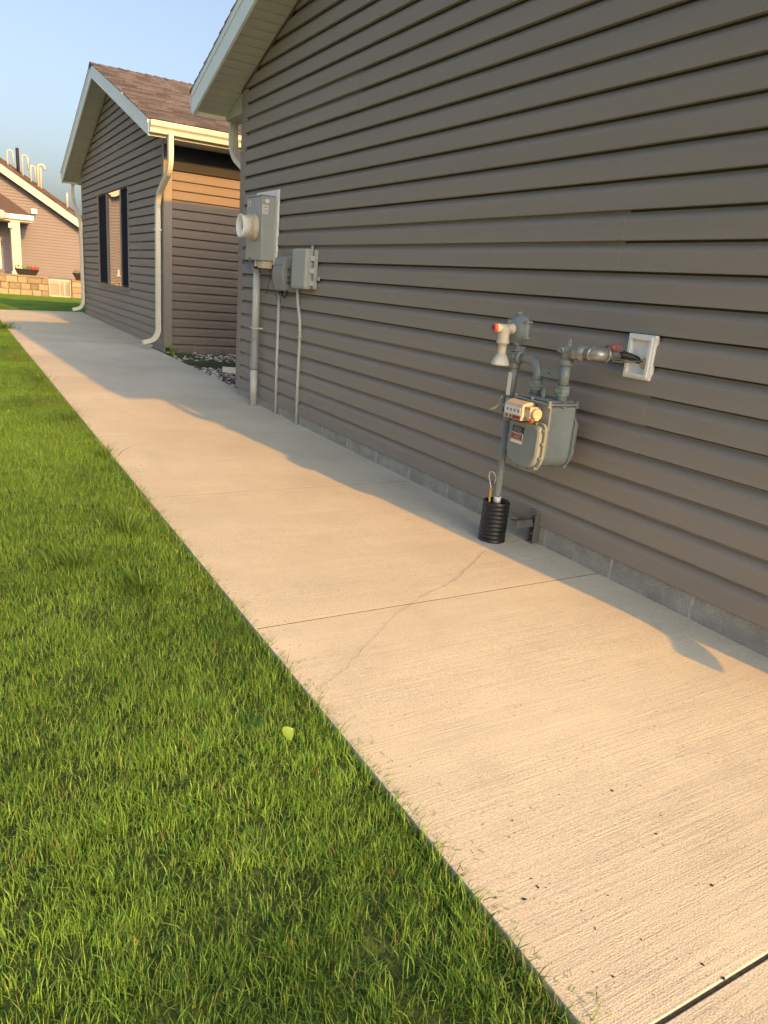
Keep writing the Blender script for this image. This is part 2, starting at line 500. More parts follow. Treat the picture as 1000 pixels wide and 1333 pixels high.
# sidewalk: slabs with tooled joints
walk = thing('sidewalk', (0, 0, 0), None, None, kind='structure')
JO = [-2.55, -1.02, 0.512, 2.052, 3.572, 5.0, 6.42, 7.93, 9.45, 10.97, 12.5, 14.1, 15.6]
def slab_strip(y0, y1, xl, xr, name='slab', lift=0.0, fl=None):
    """one concrete slab with eased edges, following the slope"""
    mb = MB()
    e = 0.0016 if min(abs(y0 - 0.512), abs(y1 - 0.512)) < 0.02 else 0.0005; t = 0.1
    def ring(inset, dz):
        a = [(xl + inset, y0 + inset), (xr - inset, y0 + inset), (xr - inset, y1 - inset), (xl + inset, y1 - inset)]
        if fl: a[2] = (a[2][0], fl(a[2][0]) - inset); a[3] = (a[3][0], fl(a[3][0]) - inset)
        return [(x, y, gz(y) + dz + lift) for x, y in a]
    rings = [ring(0, -t), ring(0, -1.2 * e), ring(e * 0.35, -0.4 * e), ring(e, 0.0)]
    vs = sum(rings, [])
    fs = []
    for k in range(3):
        for j in range(4):
            fs.append((k * 4 + j, k * 4 + (j + 1) % 4, k * 4 + 4 + (j + 1) % 4, k * 4 + 4 + j))
    fs.append((12, 13, 14, 15))
    mb.add(vs, fs)
    return mb.build(name, M_conc, walk)
lifts = [0] * 13
for i in range(len(JO) - 1):
    g0 = 0.0045 if JO[i] == 0.512 else 0.0023
    g1 = 0.0045 if JO[i + 1] == 0.512 else 0.0023
    xr = 0.004
    if JO[i] >= 6.4 and JO[i] < 10: xr = 0.10
    if JO[i] >= 10: xr = 0.195
    slab_strip(JO[i] + g0, JO[i + 1] - g1, -1.56, xr, lift=lifts[i])
# crossing path at the far end, its far edge slightly skewed
edge = lambda x: 17.27 + 0.40 * x
for (a, b) in [(-9.2, -7.7), (-7.7, -6.2), (-6.2, -4.7), (-4.7, -3.1), (-3.1, -1.56), (-1.56, 0.195)]:
    fl = (lambda x: max(15.9, edge(x))) if a > -3.2 else (lambda x: 16.25)
    slab_strip(15.603 if a >= -1.6 else 15.0, 16.2, a + 0.003, b - 0.003, fl=(edge if a >= -1.6 else (lambda x: 16.2 + 0.30 * (x + 3.1) if x > -3.1 else 16.2)))
# dark joint bed under the slabs and against the foundation
jb = MB()
jb.add([(-1.53, -2.6, gz(-2.6) - 0.0055), (0.03, -2.6, gz(-2.6) - 0.0055), (0.03, 1.5, gz(1.5) - 0.0055), (-1.53, 1.5, gz(1.5) - 0.0055),
        ], [(0, 1, 2, 3)])
jb.add([(-1.555, 1.5, gz(1.5) - 0.0004), (0.003, 1.5, gz(1.5) - 0.0004), (0.003, 15.59, gz(15.59) - 0.0004), (-1.555, 15.59, gz(15.59) - 0.0004)], [(0, 1, 2, 3)])
jb.add([(0.0, -2.6, gz(-2.6) - 0.012), (0.02, -2.6, gz(-2.6) - 0.012), (0.02, 6.7, gz(6.7) - 0.012), (0.0, 6.7, gz(6.7) - 0.012)], [(0, 1, 2, 3)])
jb.build('joint_bed', M_gap, walk)

# hairline cracks in the slabs
def crack(path, w0, w1, seed):
    rr = random.Random(seed)
    mb = MB(); pts = []
    for i in range(len(path) - 1):
        a = Vector(path[i]); b = Vector(path[i + 1]); n = max(2, int((b - a).length / 0.012))
        for k in range(n):
            pts.append(a.lerp(b, k / n))
    out = []; off = 0
    L_ = []; R_ = []
    for i, p in enumerate(pts):
        q = pts[min(i + 1, len(pts) - 1)] - pts[max(i - 1, 0)]
        nrm = Vector((-q.y, q.x)).normalized()
        off = off * 0.93 + rr.uniform(-0.0045, 0.0045)
        w = (w0 + (w1 - w0) * i / len(pts)) * rr.uniform(0.35, 1.25) / 2
        c = p + nrm * off
        L_.append((c.x + nrm.x * w, c.y + nrm.y * w)); R_.append((c.x - nrm.x * w, c.y - nrm.y * w))
    vs = [(x, y, gz(y) + 0.0046) for x, y in L_ + R_]; n = len(L_)
    mb.add(vs, [(i, i + 1, n + i + 1, n + i) for i in range(n - 1)])
    return mb.build('crack', M_crack, walk, kind='stuff')
crack([(-0.335, 2.42), (-0.55, 2.28), (-0.73, 2.165), (-0.91, 2.085), (-1.06, 1.99), (-1.30, 1.807), (-1.43, 1.705), (-1.55, 1.62)], 0.0024, 0.0012, 3)
crack([(-0.13, 2.475), (-0.07, 2.50), (-0.03, 2.45), (0.0, 2.39)], 0.0022, 0.0022, 5)

# gravel in the recess between the houses
def rock(rr, r):
    bm = bmesh.new(); bmesh.ops.create_icosphere(bm, subdivisions=1, radius=1)
    sx, sy, sz = r * rr.uniform(.7, 1.35), r * rr.uniform(.6, 1.1), r * rr.uniform(.45, .8)
    rot = Matrix.Rotation(rr.uniform(0, 6.28), 3, 'Z')
    vs = []
    for v in bm.verts:
        c = v.co * rr.uniform(0.82, 1.12); vs.append(rot @ Vector((c.x * sx, c.y * sy, c.z * sz)))
    bm.verts.index_update()
    fs = [[v.index for v in f.verts] for f in bm.faces]; bm.free()
    return vs, fs
rr = random.Random(5)
protos = [rock(rr, 1.0) for _ in range(14)]
M_pebble = mat('mixed_river_pebbles', (0.50, 0.46, 0.40), rough=0.75, var=0.3, var_scale=40, attr='tone')
_p = M_pebble.node_tree
for n in _p.nodes:
    if n.type == 'MAP_RANGE' and abs(n.inputs[3].default_value - 0.62) < 1e-3:
        n.inputs[3].default_value = 0.25; n.inputs[4].default_value = 1.75
gb = MB()
for k in range(3600):
    x = 0.09 + (rr.random() ** 1.3) * 2.4; y = rr.uniform(6.76, 10.24)
    if y > 9.1 + 0.9 * rr.random() and x < 0.55: continue
    if ((x - 0.5) / 0.42) ** 2 + ((y - 9.05) / 0.42) ** 2 < 1: continue
    r = rr.uniform(0.010, 0.027)
    pv, pf = protos[rr.randrange(14)]
    z = gz(y) - 0.035 + rr.uniform(0, 0.03)
    gb.add([(x + v.x * r, y + v.y * r, z + v.z * r) for v in pv], pf, smooth=True, tone=rr.random())
tag(gb.build('gravel', M_pebble), 'pebble gravel filling the recess between the two taupe houses', kind='stuff')
sb = MB(); n_ = 16
sb.add([(0.09, 6.6, gz(6.6) - 0.042), (3.2, 6.6, gz(6.6) - 0.042), (3.2, 10.4, gz(10.4) - 0.042), (0.09, 10.4, gz(10.4) - 0.042)], [(0, 1, 2, 3)])
tag(sb.build('soil', M_soil), kind='structure')
# low moss mound between the pebbles
mm = MB(); vs = []; fs = []
for i in range(9):
    for j in range(24):
        a = 2 * math.pi * j / 24; q = i / 8
        rad = q * (1 + 0.18 * noise.noise(Vector((math.cos(a) * 1.5, math.sin(a) * 1.5, 3))))
        x = 0.52 + 0.50 * rad * math.cos(a); y = 9.02 + 0.42 * rad * math.sin(a)
        vs.append((x, y, gz(y) - 0.04 + 0.035 * (1 - q * q) + 0.006 * noise.noise(Vector((x * 25, y * 25, 0)))))
for i in range(8):
    for j in range(24): fs.append((i * 24 + j, i * 24 + (j + 1) % 24, i * 24 + 24 + (j + 1) % 24, i * 24 + 24 + j))
mm.add(vs, fs, smooth=True)
tag(mm.build('moss', M_moss), 'low patch of dark green moss among the pebbles in the recess', kind='stuff')

# ------------------------------------------------------------------ houses
PROF = [(1.03, -0.0013), (0.93, -0.0011), (0.88, 0.0006), (0.80, 0.0078), (0.71, 0.0158), (0.64, 0.0216), (0.60, 0.0228), (0.04, 0.0240), (0.0, 0.0234), (0.0, -0.0013)]
def siding(parent, P0, U, N, z0, e, n, lim, m, holes=(), seams={}, name='siding_board', jit=0.0008, step=0.45, prof=PROF, joined=None):
    """horizontal clapboards; every course is a board of its own (split at its seams and round openings)"""
    P0, U, N = Vector(P0), Vector(U), Vector(N)
    for i in range(n):
        zs = z0 + i * e
        segs = [(-1e9, 1e9, 0.0)]
        for (ua, ub, za, zb) in holes:
            if zs + 0.5 * e > za and zs + 0.5 * e < zb:
                segs = [(-1e9, ua, 0.0), (ub, 1e9, 0.0)]
        if i in seams:
            s = seams[i]; ns = []
            for a, b, c in segs:
                if a < s < b: ns += [(a, s, c), (s - 0.02, b, c + 0.0022)]
                else: ns.append((a, b, c))
            segs = ns
        for (sa, sb_, proud) in segs:
            mb = joined if joined is not None else MB()
            lo = lim(zs); 
            if lo is None: continue
            a0, b0 = max(lo[0], sa), min(lo[1], sb_)
            if b0 - a0 < 0.02: continue
            k = max(1, int((b0 - a0) / step))
            ph = R.random() * 100
            vs = []
            for (f, d) in prof:
                z = zs + f * e
                l = lim(z) or (0.5 * (a0 + b0),) * 2
                a, b = max(l[0], sa), min(l[1], sb_)
                if b < a: a = b = 0.5 * (a + b)
                for q in range(k + 1):
                    u = a + (b - a) * q / k
                    j1 = jit * noise.noise(Vector((u * 1.7, ph, i * 3.3))) if d > 0.003 else 0
                    j2 = jit * 0.6 * noise.noise(Vector((u * 0.9, ph + 7, i * 5.1)))
                    p = P0 + U * u + N * (d - 0.003 + proud + j1)
                    vs.append((p.x, p.y, z + j2))
            m_ = len(prof); w = k + 1
            fs = []
            for r in range(m_ - 1):
                for q in range(k): fs.append((r * w + q, r * w + q + 1, (r + 1) * w + q + 1, (r + 1) * w + q))
            fs.append(tuple(r * w for r in range(m_))); fs.append(tuple(r * w + k for r in range(m_ - 1, -1, -1)))
            mb.add(vs, fs)
            if joined is None: mb.build(name, m, parent)

def gutter_profile():
    o = [(0, 0), (0, -0.125), (0.070, -0.125), (0.075, -0.112), (0.078, -0.085), (0.090, -0.070), (0.112, -0.056), (0.120, -0.040), (0.120, -0.014), (0.128, -0.012), (0.128, 0.0), (0.118, 0.0)]
    i = [(0.118, -0.006), (0.116, -0.040), (0.108, -0.053), (0.087, -0.066), (0.074, -0.083), (0.071, -0.110), (0.067, -0.121), (0.004, -0.121), (0.004, 0)]
    return o + i
def gutter(parent, x0, x1, y, z, s, label=None):
    """K-style gutter along X; s=+1 opens towards +Y"""
    pr = gutter_profile()
    mb = MB()
    mb.prism([(x0, y + s * a, z + b) for a, b in pr], (x1 - x0, 0, 0))
    outer = pr[:12]
    g_ = mb.build('gutter', M_gutter, parent, label=label)
    cap = MB(); cap.prism([(x0 - 0.003, y + s * a, z + b) for a, b in outer], (0.0025, 0, 0))
    cap.build('end_cap', M_gutter, g_)
    return g_

def ds_section(w=0.076, d=0.056):
    """fluted rectangular downspout, w across, d deep (a=along 'up' vector, b=across)"""
    pts = []
    def face(p0, p1, nrm, k, dep):
        out = []
        for i in range(k * 2 + 1):
            t = i / (k * 2 + 0.0)
            out.append((p0[0] + (p1[0] - p0[0]) * t - nrm[0] * dep * (i % 2), p0[1] + (p1[1] - p0[1]) * t - nrm[1] * dep * (i % 2)))
        return out[:-1]
    a, b = d / 2, w / 2
    pts += face((-a, -b), (a, -b), (0, -1), 2, 0.0025)
    pts += face((a, -b), (a, b), (1, 0), 4, 0.0030)
    pts += face((a, b), (-a, b), (0, 1), 2, 0.0025)
    pts += face((-a, b), (-a, -b), (-1, 0), 4, 0.0030)
    return pts

def downspout(parent, path, name='downspout', up=(-1, 0, 0), straps=(), label=None):
    mb = MB(); mb.sweep(path, ds_section(), up=up, caps=True)
    d = mb.build(name, M_gutter, parent, label=label)
    for z, x0, x1, y0, y1 in straps:
        MB().box(x0, x1, y0, y1, z - 0.012, z + 0.012).build('strap', M_gutter, d)
    return d

def shingle_roof(parent, x0, x1, ye, ze, yr, zr, m, seed, part='shingles'):
    """one roof slope between the eave (ye, ze) and the ridge (yr, zr); real tabs, joined because there are many hundreds"""
    rr = random.Random(seed)
    L_ = math.hypot(yr - ye, zr - ze); s = ((yr - ye) / L_, (zr - ze) / L_); nrm = Vector((0, -s[1], s[0]))
    if nrm.z < 0: nrm = -nrm
    ex = 0.143; n = int(L_ / ex) + 1
    mb = MB()
    for i in range(n):
        d0 = i * ex - 0.015; d1 = min(L_, d0 + ex * 1.12)
        x = x0 - rr.uniform(0, 0.3)
        while x < x1:
            w = rr.choice([0.12, 0.17, 0.2, 0.26, 0.33]); xa, xb = max(x, x0), min(x + w, x1); x += w
            if xb - xa < 0.02: continue
            t = rr.choice([0.005, 0.009, 0.012]); dd = rr.uniform(-0.004, 0.004)
            def P(u, d, h): return (u, ye + s[0] * d + nrm.y * h, ze + s[1] * d + nrm.z * h)
            vs = [P(xa, d0 + dd, 0), P(xb - 0.003, d0 + dd, 0), P(xb - 0.003, d0 + dd, t + 0.006), P(xa, d0 + dd, t + 0.006), P(xb - 0.003, d1, 0.003), P(xa, d1, 0.003)]
            mb.add(vs, [(0, 1, 2, 3), (3, 2, 4, 5), (0, 3, 5), (1, 4, 2)], tone=rr.random())
    return mb.build(part, m, parent, kind='stuff')

def gable_house(H):
    """H: dict of dimensions. The gable faces -X, the ridge runs along +X"""
    T = thing('house', (H['xw'], (H['y0'] + H['y1']) / 2, gz(H['y0'])), H['label'], 'house', kind=None)
    xw, y0, y1, yr = H['xw'], H['y0'], H['y1'], (H['y0'] + H['y1']) / 2
    xf = xw - 0.32                        # rake fascia plane
    m = 1 / 3.0
    yt0, yt1 = H['yt0'], H['yt1']         # eave tips
    yr = (yt0 + yt1) / 2
    zt = H['zt']                          # fascia bottom at the tips
    zap = zt + (yt1 - yr) * m
    sof = 0.030                           # soffit sits above the fascia's lower edge
    fh = 0.185
    L_ = H['len']
    zs = lambda y: zap + sof - abs(y - yr) * m
    # wall core (sheathing)
    mb = MB()
    c = 0.004
    poly = [(xw + c, y0 + c, gz(y0) - 0.15), (xw + c, y1 - c, gz(y0) - 0.15), (xw + c, y1 - c, zs(y1)), (xw + c, yr, zs(yr)), (xw + c, y0 + c, zs(y0))]
    mb.prism(poly, (L_, 0, 0)); mb.build('wall', M_core, T)
    # foundation blocks, 16 inch units with mortar joints
    zb = H['z0'] + 0.006
    y = H['jy']
    while y - 0.4064 > y0: y -= 0.4064
    yb = [y0 + 0.012]
    while y < y1 - 0.05:
        if y > y0 + 0.05: yb.append(y)
        y += 0.4064
    yb.append(y1 - 0.012)
    fx = xw + H.get('fx', 0.0)
    for a, b in zip(yb[:-1], yb[1:]):
        MB().box(fx - 0.006, xw + 0.003, a + 0.006, b - 0.006, gz(a) - 0.12, zb).build('foundation_block', M_block, T, bevel=0.003)
    mo = MB(); mo.box(fx - 0.0050, xw + 0.001, y0 + 0.013, y1 - 0.013, gz(y0) - 0.11, zb - 0.002)
    mo.build('mortar', M_mortar, T)
    # gable siding
    def lim(z):
        a = y0 + 0.03; b = y1 - 0.03
        d = (zs(yr) - 0.012 - z) / m
        if d <= 0: return None
        lo, hi = max(a, yr - d), min(b, yr + d)
        return (lo, hi) if hi > lo else None
    n = int((zs(yr) - H['z0']) / 0.1143) + 1
    siding(T, (xw, 0, 0), (0, 1, 0), (-1, 0, 0), H['z0'], 0.1143, n, lim, M_sidY, holes=H.get('holes', ()), seams=H.get('seams', {}))
    # corner posts
    for (yc, s) in ((y0, 1), (y1, -1)):
        p = MB(); t = 0.021; w = 0.088
        ztop = zs(yc) - 0.015
        a, b = sorted((yc - s * t, yc + s * w))
        p.box(xw - t, xw - 0.0005, a, b, H['z0'] - 0.004, ztop)
        a, b = sorted((yc - s * t, yc - s * 0.0005))
        p.box(xw + 0.0, xw + w, a, b, H['z0'] - 0.004, ztop)
        p.build('corner_post', M_trim, T, bevel=0.003)
        # narrow receiving channel beside the post
        q = MB(); a, b = sorted((yc + s * (w + 0.001), yc + s * (w + 0.006)))
        q.box(xw - 0.019, xw - 0.001, a, b, H['z0'] - 0.003, ztop)
        q.build('corner_channel', M_trim, T)
    # side walls (siding on the one that can be seen, plain courses on the other)
    for (yc, N, key) in ((y0, (0, -1, 0), 'south'), (y1, (0, 1, 0), 'north')):
        zt_s = zs(yc) - 0.01
        top = H.get(key + '_top', zt_s)
        nn = int((top - H['z0s']) / 0.1143 + 0.05)
        vis = H.get(key + '_visible', False)
        s_lim = lambda z, top=top: (0.09, L_) if z <= top + 0.09 else None
        if vis:
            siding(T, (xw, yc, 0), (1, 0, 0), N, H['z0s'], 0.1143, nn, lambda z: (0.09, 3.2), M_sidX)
            fr = MB(); a, b = sorted((yc, yc + N[1] * 0.022))  # near-black band: partly bare underlay, partly eave shade put into the colour
            fr.box(xw + 0.092, xw + 3.2, a, b, top + 0.0, zt_s + 0.02); fr.build('frieze', M_dark, T, label='black band under the eave, bare underlay with eave shade painted in')
            # the black band turns the corner beside the post
            fb = MB(); a, b = sorted((yc, yc + N[1] * 0.03))
        else:
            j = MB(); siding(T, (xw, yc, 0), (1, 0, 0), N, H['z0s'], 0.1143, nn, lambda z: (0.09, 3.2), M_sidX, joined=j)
            j.build('side_siding', M_sidX, T, kind='stuff')
        f = MB(); a, b = sorted((yc + N[1] * 0.0, yc + N[1] * 0.008))
        f.box(xw + 0.01, xw + L_, a, b, gz(yc) - 0.2, H['z0s'] + 0.006); f.build('footing', M_block, T)
    # roof deck: two slabs from soffit to shingle
    for (yt, s, nm) in ((yt0, 1, 's'), (yt1, -1, 'n')):
        d = MB()
        zt_ = zt + sof
        d.prism([(xf + 0.022, yt + s * 0.02, zt_ + 0.02), (xf + 0.022, yr, zap + sof + 0.02 - 0.0), (xf + 0.022, yr, zap + fh - 0.006), (xf + 0.022, yt + s * 0.02, zt + fh - 0.006)], (L_, 0, 0))
        d.build('roof_deck', M_core, T)
        # rake soffit panels, each about 0.1 m wide
        pw = 0.1016; k = 0
        yy = yt + s * 0.005
        while (yy - yr) * s < 0:
            ye = yy + s * pw
            if (ye - yr) * s > 0: ye = yr
            p = MB()
            a = yy + s * 0.0012; b = ye - s * 0.0012
            z = lambda y_: zs(y_)
            pts = [(xf + 0.02, a, z(a) + 0.0), (xf + 0.02, b - s * 0.014, z(b - s * 0.014)), (xf + 0.02, b - s * 0.010, z(b) + 0.007), (xf + 0.02, b, z(b) + 0.007), (xf + 0.02, b, z(b) + 0.012), (xf + 0.02, a, z(a) + 0.012)]
            p.prism(pts, (0.32 - 0.021, 0, 0)); p.build('soffit_panel', M_soffit, T)
            yy = ye; k += 1
        # receiving channel where the rake soffit meets the gable wall
        ch = MB()
        ch.prism([(xw - 0.026, yt + s * 0.45, zs(yt + s * 0.45) - 0.026), (xw - 0.026, yr, zs(yr) - 0.026), (xw - 0.026, yr, zs(yr) - 0.0005), (xw - 0.026, yt + s * 0.45, zs(yt + s * 0.45) - 0.0005)], (0.010, 0, 0))
        ch.build('rake_channel', M_bronze, T)
        # rake fascia and drip edge
        fa = MB()
        tb = yt; 
        fa.prism([(xf, tb, zt), (xf, yr + s * 0.0005, zap), (xf, yr + s * 0.0005, zap + fh), (xf, tb, zt + fh)], (0.02, 0, 0))
        fo = fa.build('rake_fascia', M_fascia, T)
        fd = MB()
        fd.prism([(xf - 0.006, tb, zt + fh - 0.042), (xf - 0.006, yr, zap + fh - 0.042), (xf - 0.006, yr, zap + fh + 0.004), (xf - 0.006, tb, zt + fh + 0.004)], (0.0055, 0, 0))
        fd.prism([(xf - 0.010, tb, zt + fh + 0.0045), (xf - 0.010, yr, zap + fh + 0.0045), (xf - 0.010, yr, zap + fh + 0.008), (xf - 0.010, tb, zt + fh + 0.008)], (0.06, 0, 0))
        fd.build('drip_edge', M_fascia, T)
        # eave fascia, flat eave soffit and the boxed return at the corner
        ef = MB(); a, b = sorted((yt, yt + s * 0.018))
        ef.box(xf + 0.0205, xf + L_, a, b, zt + 0.002, zt + fh - 0.008); ef.build('eave_fascia', M_gutter, T)
        es = MB(); yw = y0 if s > 0 else y1
        a, b = sorted((yt + s * 0.019, yw - s * 0.022))
        es.box(xw + 0.0, xw + L_ * 0.6, a, b, zt + 0.010, zt + 0.022); es.build('eave_soffit', M_soffit, T)
        # return: gable-side face closing the eave box, clad like the wall
        rt = MB()
        a_, b_ = yt + s * 0.02, yw - s * 0.021
        rt.prism([(xw - 0.015, a_, zt + 0.009), (xw - 0.015, b_, zt + 0.009), (xw - 0.015, b_, zs(b_) - 0.001), (xw - 0.015, a_, zs(a_) - 0.001)], (0.014, 0, 0))
        rt.build('eave_return', M_soffit if s < 0 else M_trim, T)
        shingle_roof(T, xf - 0.012, xw + L_ * H.get('sh', 1.0), yt - s * 0.02, zt + fh + 0.003, yr, zap + fh + 0.01, M_shingle, 3 if s > 0 else 4)
        gutter(T, xf + 0.012, xw + L_, yt - s * 0.0005, zt + fh - 0.028, -s)
    rc = MB(); x = xf - 0.015; rr = random.Random(9)
    while x < xw + L_:
        rc.add([(x, yr - 0.13, zap + fh + 0.008 - 0.13 * m + 0.012), (x, yr, zap + fh + 0.032 + rr.uniform(0, .006)), (x, yr + 0.13, zap + fh + 0.008 - 0.13 * m + 0.012),
                (x + 0.2, yr - 0.13, zap + fh - 0.13 * m + 0.008), (x + 0.2, yr, zap + fh + 0.018), (x + 0.2, yr + 0.13, zap + fh - 0.13 * m + 0.008),
                (x, yr - 0.13, zap + fh - 0.13 * m), (x, yr + 0.13, zap + fh - 0.13 * m)],
               [(0, 3, 4, 1), (1, 4, 5, 2), (6, 0, 1, 2, 7)], tone=rr.random())
        x += 0.14
    rc.build('ridge_caps', M_shingle, T, kind='stuff')
    return T, dict(zs=zs, xf=xf, zap=zap, fh=fh, yr=yr)

# near house: its gable wall runs along the walk
NEAR = dict(xw=0.0, y0=0.36, y1=6.74, yt0=-0.12, yt1=7.22, zt=2.44, z0=0.107, z0s=0.107, jy=1.5821, fx=-0.006, len=9.0, north_visible=False,
            label='taupe vinyl-sided house on the right, carrying the gas meter and electric cabinet',
            seams={4: 1.977, 5: 1.977, 10: 2.239, 11: 2.239, 0: 5.1, 1: 5.1, 18: 4.6, 19: 4.6})
near, NI = gable_house(NEAR)
FAR = dict(xw=0.2, y0=10.28, y1=16.80, yt0=9.78, yt1=17.26, zt=2.612, z0=0.108, z0s=0.045, jy=10.6, fx=-0.004, len=9.0, south_visible=True, south_top=2.335, 
           holes=[(12.40, 15.02, 0.745, 2.325)],
           label='further taupe vinyl-sided house with a front gable, white downspouts and a three-part window',
           seams={2: 13.1, 3: 13.1, 10: 11.6, 11: 11.6, 22: 12.0, 23: 12.0, 24: 14.2, 25: 14.2})
far, FI = gable_house(FAR)

# unseen taller roof, added so its ridge line shades the recess wall
up = MB()
yr = NI['yr']; zr = NI['zap'] + NI['fh']
xa = 0.85
up.prism([(xa, yr - 2.6, zr - 2.6 / 3 + 0.50), (xa, yr, zr + 0.56), (xa, yr + 2.6, zr - 2.6 / 3 + 0.50), (xa, yr + 2.6, zr - 2.6 / 3 - 0.1), (xa, yr - 2.6, zr - 2.6 / 3 - 0.1)], (7.4, 0, 0))
up.build('unseen_shade_roof', M_shingle, near, label='unseen raised roof section added to shade the recess wall')

# window of the far house
def far_window():
    x = 0.2; ya, yb, za, zb = 12.40, 15.02, 0.745, 2.325
    W = MB(); t = 0.045
    x0, x1 = x - 0.030, x + 0.02
    W.box(x0, x1, ya, yb, za, za + t); W.box(x0, x1, ya, yb, zb - t, zb)
    W.box(x0, x1, ya, ya + t, za + t + .0005, zb - t - .0005); W.box(x0, x1, yb - t, yb, za + t + .0005, zb - t - .0005)
    wo = W.build('window', M_trim, far, bevel=0.003)
    m1, m2 = 13.02, 14.19       # mullions
    for my in (m1, m2):
        MB().box(x - 0.022, x + 0.02, my - 0.03, my + 0.03, za + t + .001, zb - t - .001).build('mullion', M_trim, wo, bevel=0.003)
    MB().box(x - 0.036, x - 0.0305, ya - 0.012, yb + 0.012, za - 0.016, za - 0.001).build('sill', M_trim, wo)
    for a, b in ((ya + t + .001, m1 - 0.031), (m2 + 0.031, yb - t - .001)):
        f = MB(); q = 0.03
        f.box(x - 0.012, x + 0.01, a, a + q, za + t + .001, zb - t - .001); f.box(x - 0.012, x + 0.01, b - q, b, za + t + .001, zb - t - .001)
        f.box(x - 0.012, x + 0.01, a + q + .0005, b - q - .0005, za + t + .001, za + t + q); f.box(x - 0.012, x + 0.01, a + q + .0005, b - q - .0005, zb - t - q, zb - t - .001)
        f.build('sash', M_dark, wo)
        MB().box(x + 0.001, x + 0.004, a + q + .001, b - q - .001, za + t + q + .001, zb - t - q - .001).build('insect_screen', M_screen, wo)
    MB().box(x - 0.002, x + 0.003, m1 + 0.031, m2 - 0.031, za + t + .001, zb - t - .001).build('pane', M_winglass, wo)
far_window()

# downspouts
# far house, near corner: from the gutter across to the gable wall and down to a kick-out
fx = 0.128
downspout(far, [(fx, 9.715, 2.66), (fx, 9.715, 2.50)] + arc((fx, 9.715, 2.40), (fx, 9.72, 2.30), (fx, 9.83, 2.235), 5) + arc((fx, 10.22, 2.06), (fx, 10.36, 1.99), (fx, 10.37, 1.86), 5)
          + [(fx, 10.37, 0.42)] + arc((fx, 10.37, 0.34), (fx - 0.01, 10.37, 0.20), (fx - 0.13, 10.36, 0.175), 6) + [(fx - 0.21, 10.35, 0.155)],
          straps=[(1.6, 0.09, 0.17, 10.325, 10.415)], label='cream downspout at the near corner of the gable wall')
# far house, far corner
downspout(far, [(0.10, 17.33, 2.64), (0.10, 17.33, 2.50)] + arc((0.10, 17.33, 2.42), (0.10, 17.32, 2.30), (0.11, 17.22, 2.22), 5) + arc((0.125, 16.9, 2.0), (0.13, 16.74, 1.92), (0.13, 16.72, 1.78), 5)
          + [(0.13, 16.72, 0.44)] + arc((0.13, 16.72, 0.36), (0.12, 16.73, 0.22), (0.00, 16.73, 0.20), 6) + [(-0.08, 16.73, 0.18)],
          straps=[(1.7, 0.09, 0.17, 16.675, 16.765)], label='pale downspout at the far corner of the gable wall')
# near house, corner behind the camera
nx = -0.020
downspout(near, [(0.02, -0.19, 2.48), (0.0, -0.19, 2.40)] + arc((-0.01, -0.19, 2.32), (-0.03, -0.18, 2.22), (-0.04, -0.08, 2.16), 5) + arc((-0.055, 0.28, 1.98), (nx, 0.42, 1.91), (nx, 0.43, 1.78), 5)
          + [(nx, 0.43, 0.62)] + arc((nx, 0.43, 0.53), (nx - 0.005, 0.435, 0.395), (nx - 0.085, 0.44, 0.360), 6) + [(nx - 0.150, 0.445, 0.335)],
          label='downspout at the near corner of the long gable wall')
# near house, far corner: turns round the corner into the recess, ends over the gravel
downspout(near, [(0.085, 7.285, 2.50), (0.085, 7.285, 2.36)] + arc((0.085, 7.285, 2.30), (0.09, 7.28, 2.20), (0.10, 7.19, 2.14), 5) + arc((0.12, 6.94, 2.02), (0.13, 6.81, 1.95), (0.13, 6.80, 1.82), 5)
          + [(0.13, 6.80, 0.42)] + arc((0.13, 6.80, 0.34), (0.13, 6.81, 0.25), (0.13, 6.90, 0.23), 5) + [(0.12, 7.47, 0.175)], up=(0, 1, 0),
          label='downspout in the recess ending over the gravel')

# ------------------------------------------------------------------ far tan house
YH = 27.3
tan = thing('house', (-2.0, YH, 0.15), 'tan sided house in the sunlit background behind the stone planter wall', 'house')
m2 = 0.615
zr0 = lambda x: 3.515 - (x + 0.545) * m2          # bottom of the rake fascia (visible slope)
XA = -4.6; ZA = zr0(XA)                          # apex out to the left
XE = 3.4
# wall core and siding (courses about 4 pixels high: joined)
mb = MB(); mb.prism([(-12.0, YH + .02, 0), (XE, YH + .02, 0), (XE, YH + .02, zr0(XE) + .02), (XA, YH + .02, ZA + .02), (-12.0, YH + .02, zr0(2 * XA + 12.0) + .02)], (0, 9, 0)); mb.build('wall', M_tan, tan)
TP = [(1.0, 0.002), (0.45, 0.008), (0.4, 0.022), (0.0, 0.028), (0.0, 0.001)]
def tlim(z):
    d = (ZA - z) / m2
    if d <= 0: return None
    return (max(-12.0, XA - d), min(XE, XA + d))
j = MB(); siding(tan, (0, YH + 0.01, 0), (1, 0, 0), (0, -1, 0), 0.56, 0.0907, 68, tlim, M_tan, joined=j, prof=TP, step=3.0, jit=0.0)
j.build('siding_courses', M_tan, tan, kind='stuff')
f = MB()
for sgn in (1, -1):
    xe = XE + 0.35 if sgn > 0 else 2 * XA - XE - 0.35
    z_e = zr0(XE + 0.35)
    f.prism([(xe, YH - 0.36, z_e), (XA, YH - 0.36, ZA), (XA, YH - 0.36, ZA + 0.24), (xe, YH - 0.36, z_e + 0.24)], (0, 0.03, 0))
f.build('rake_fascia', M_creampaint, tan)
f = MB()
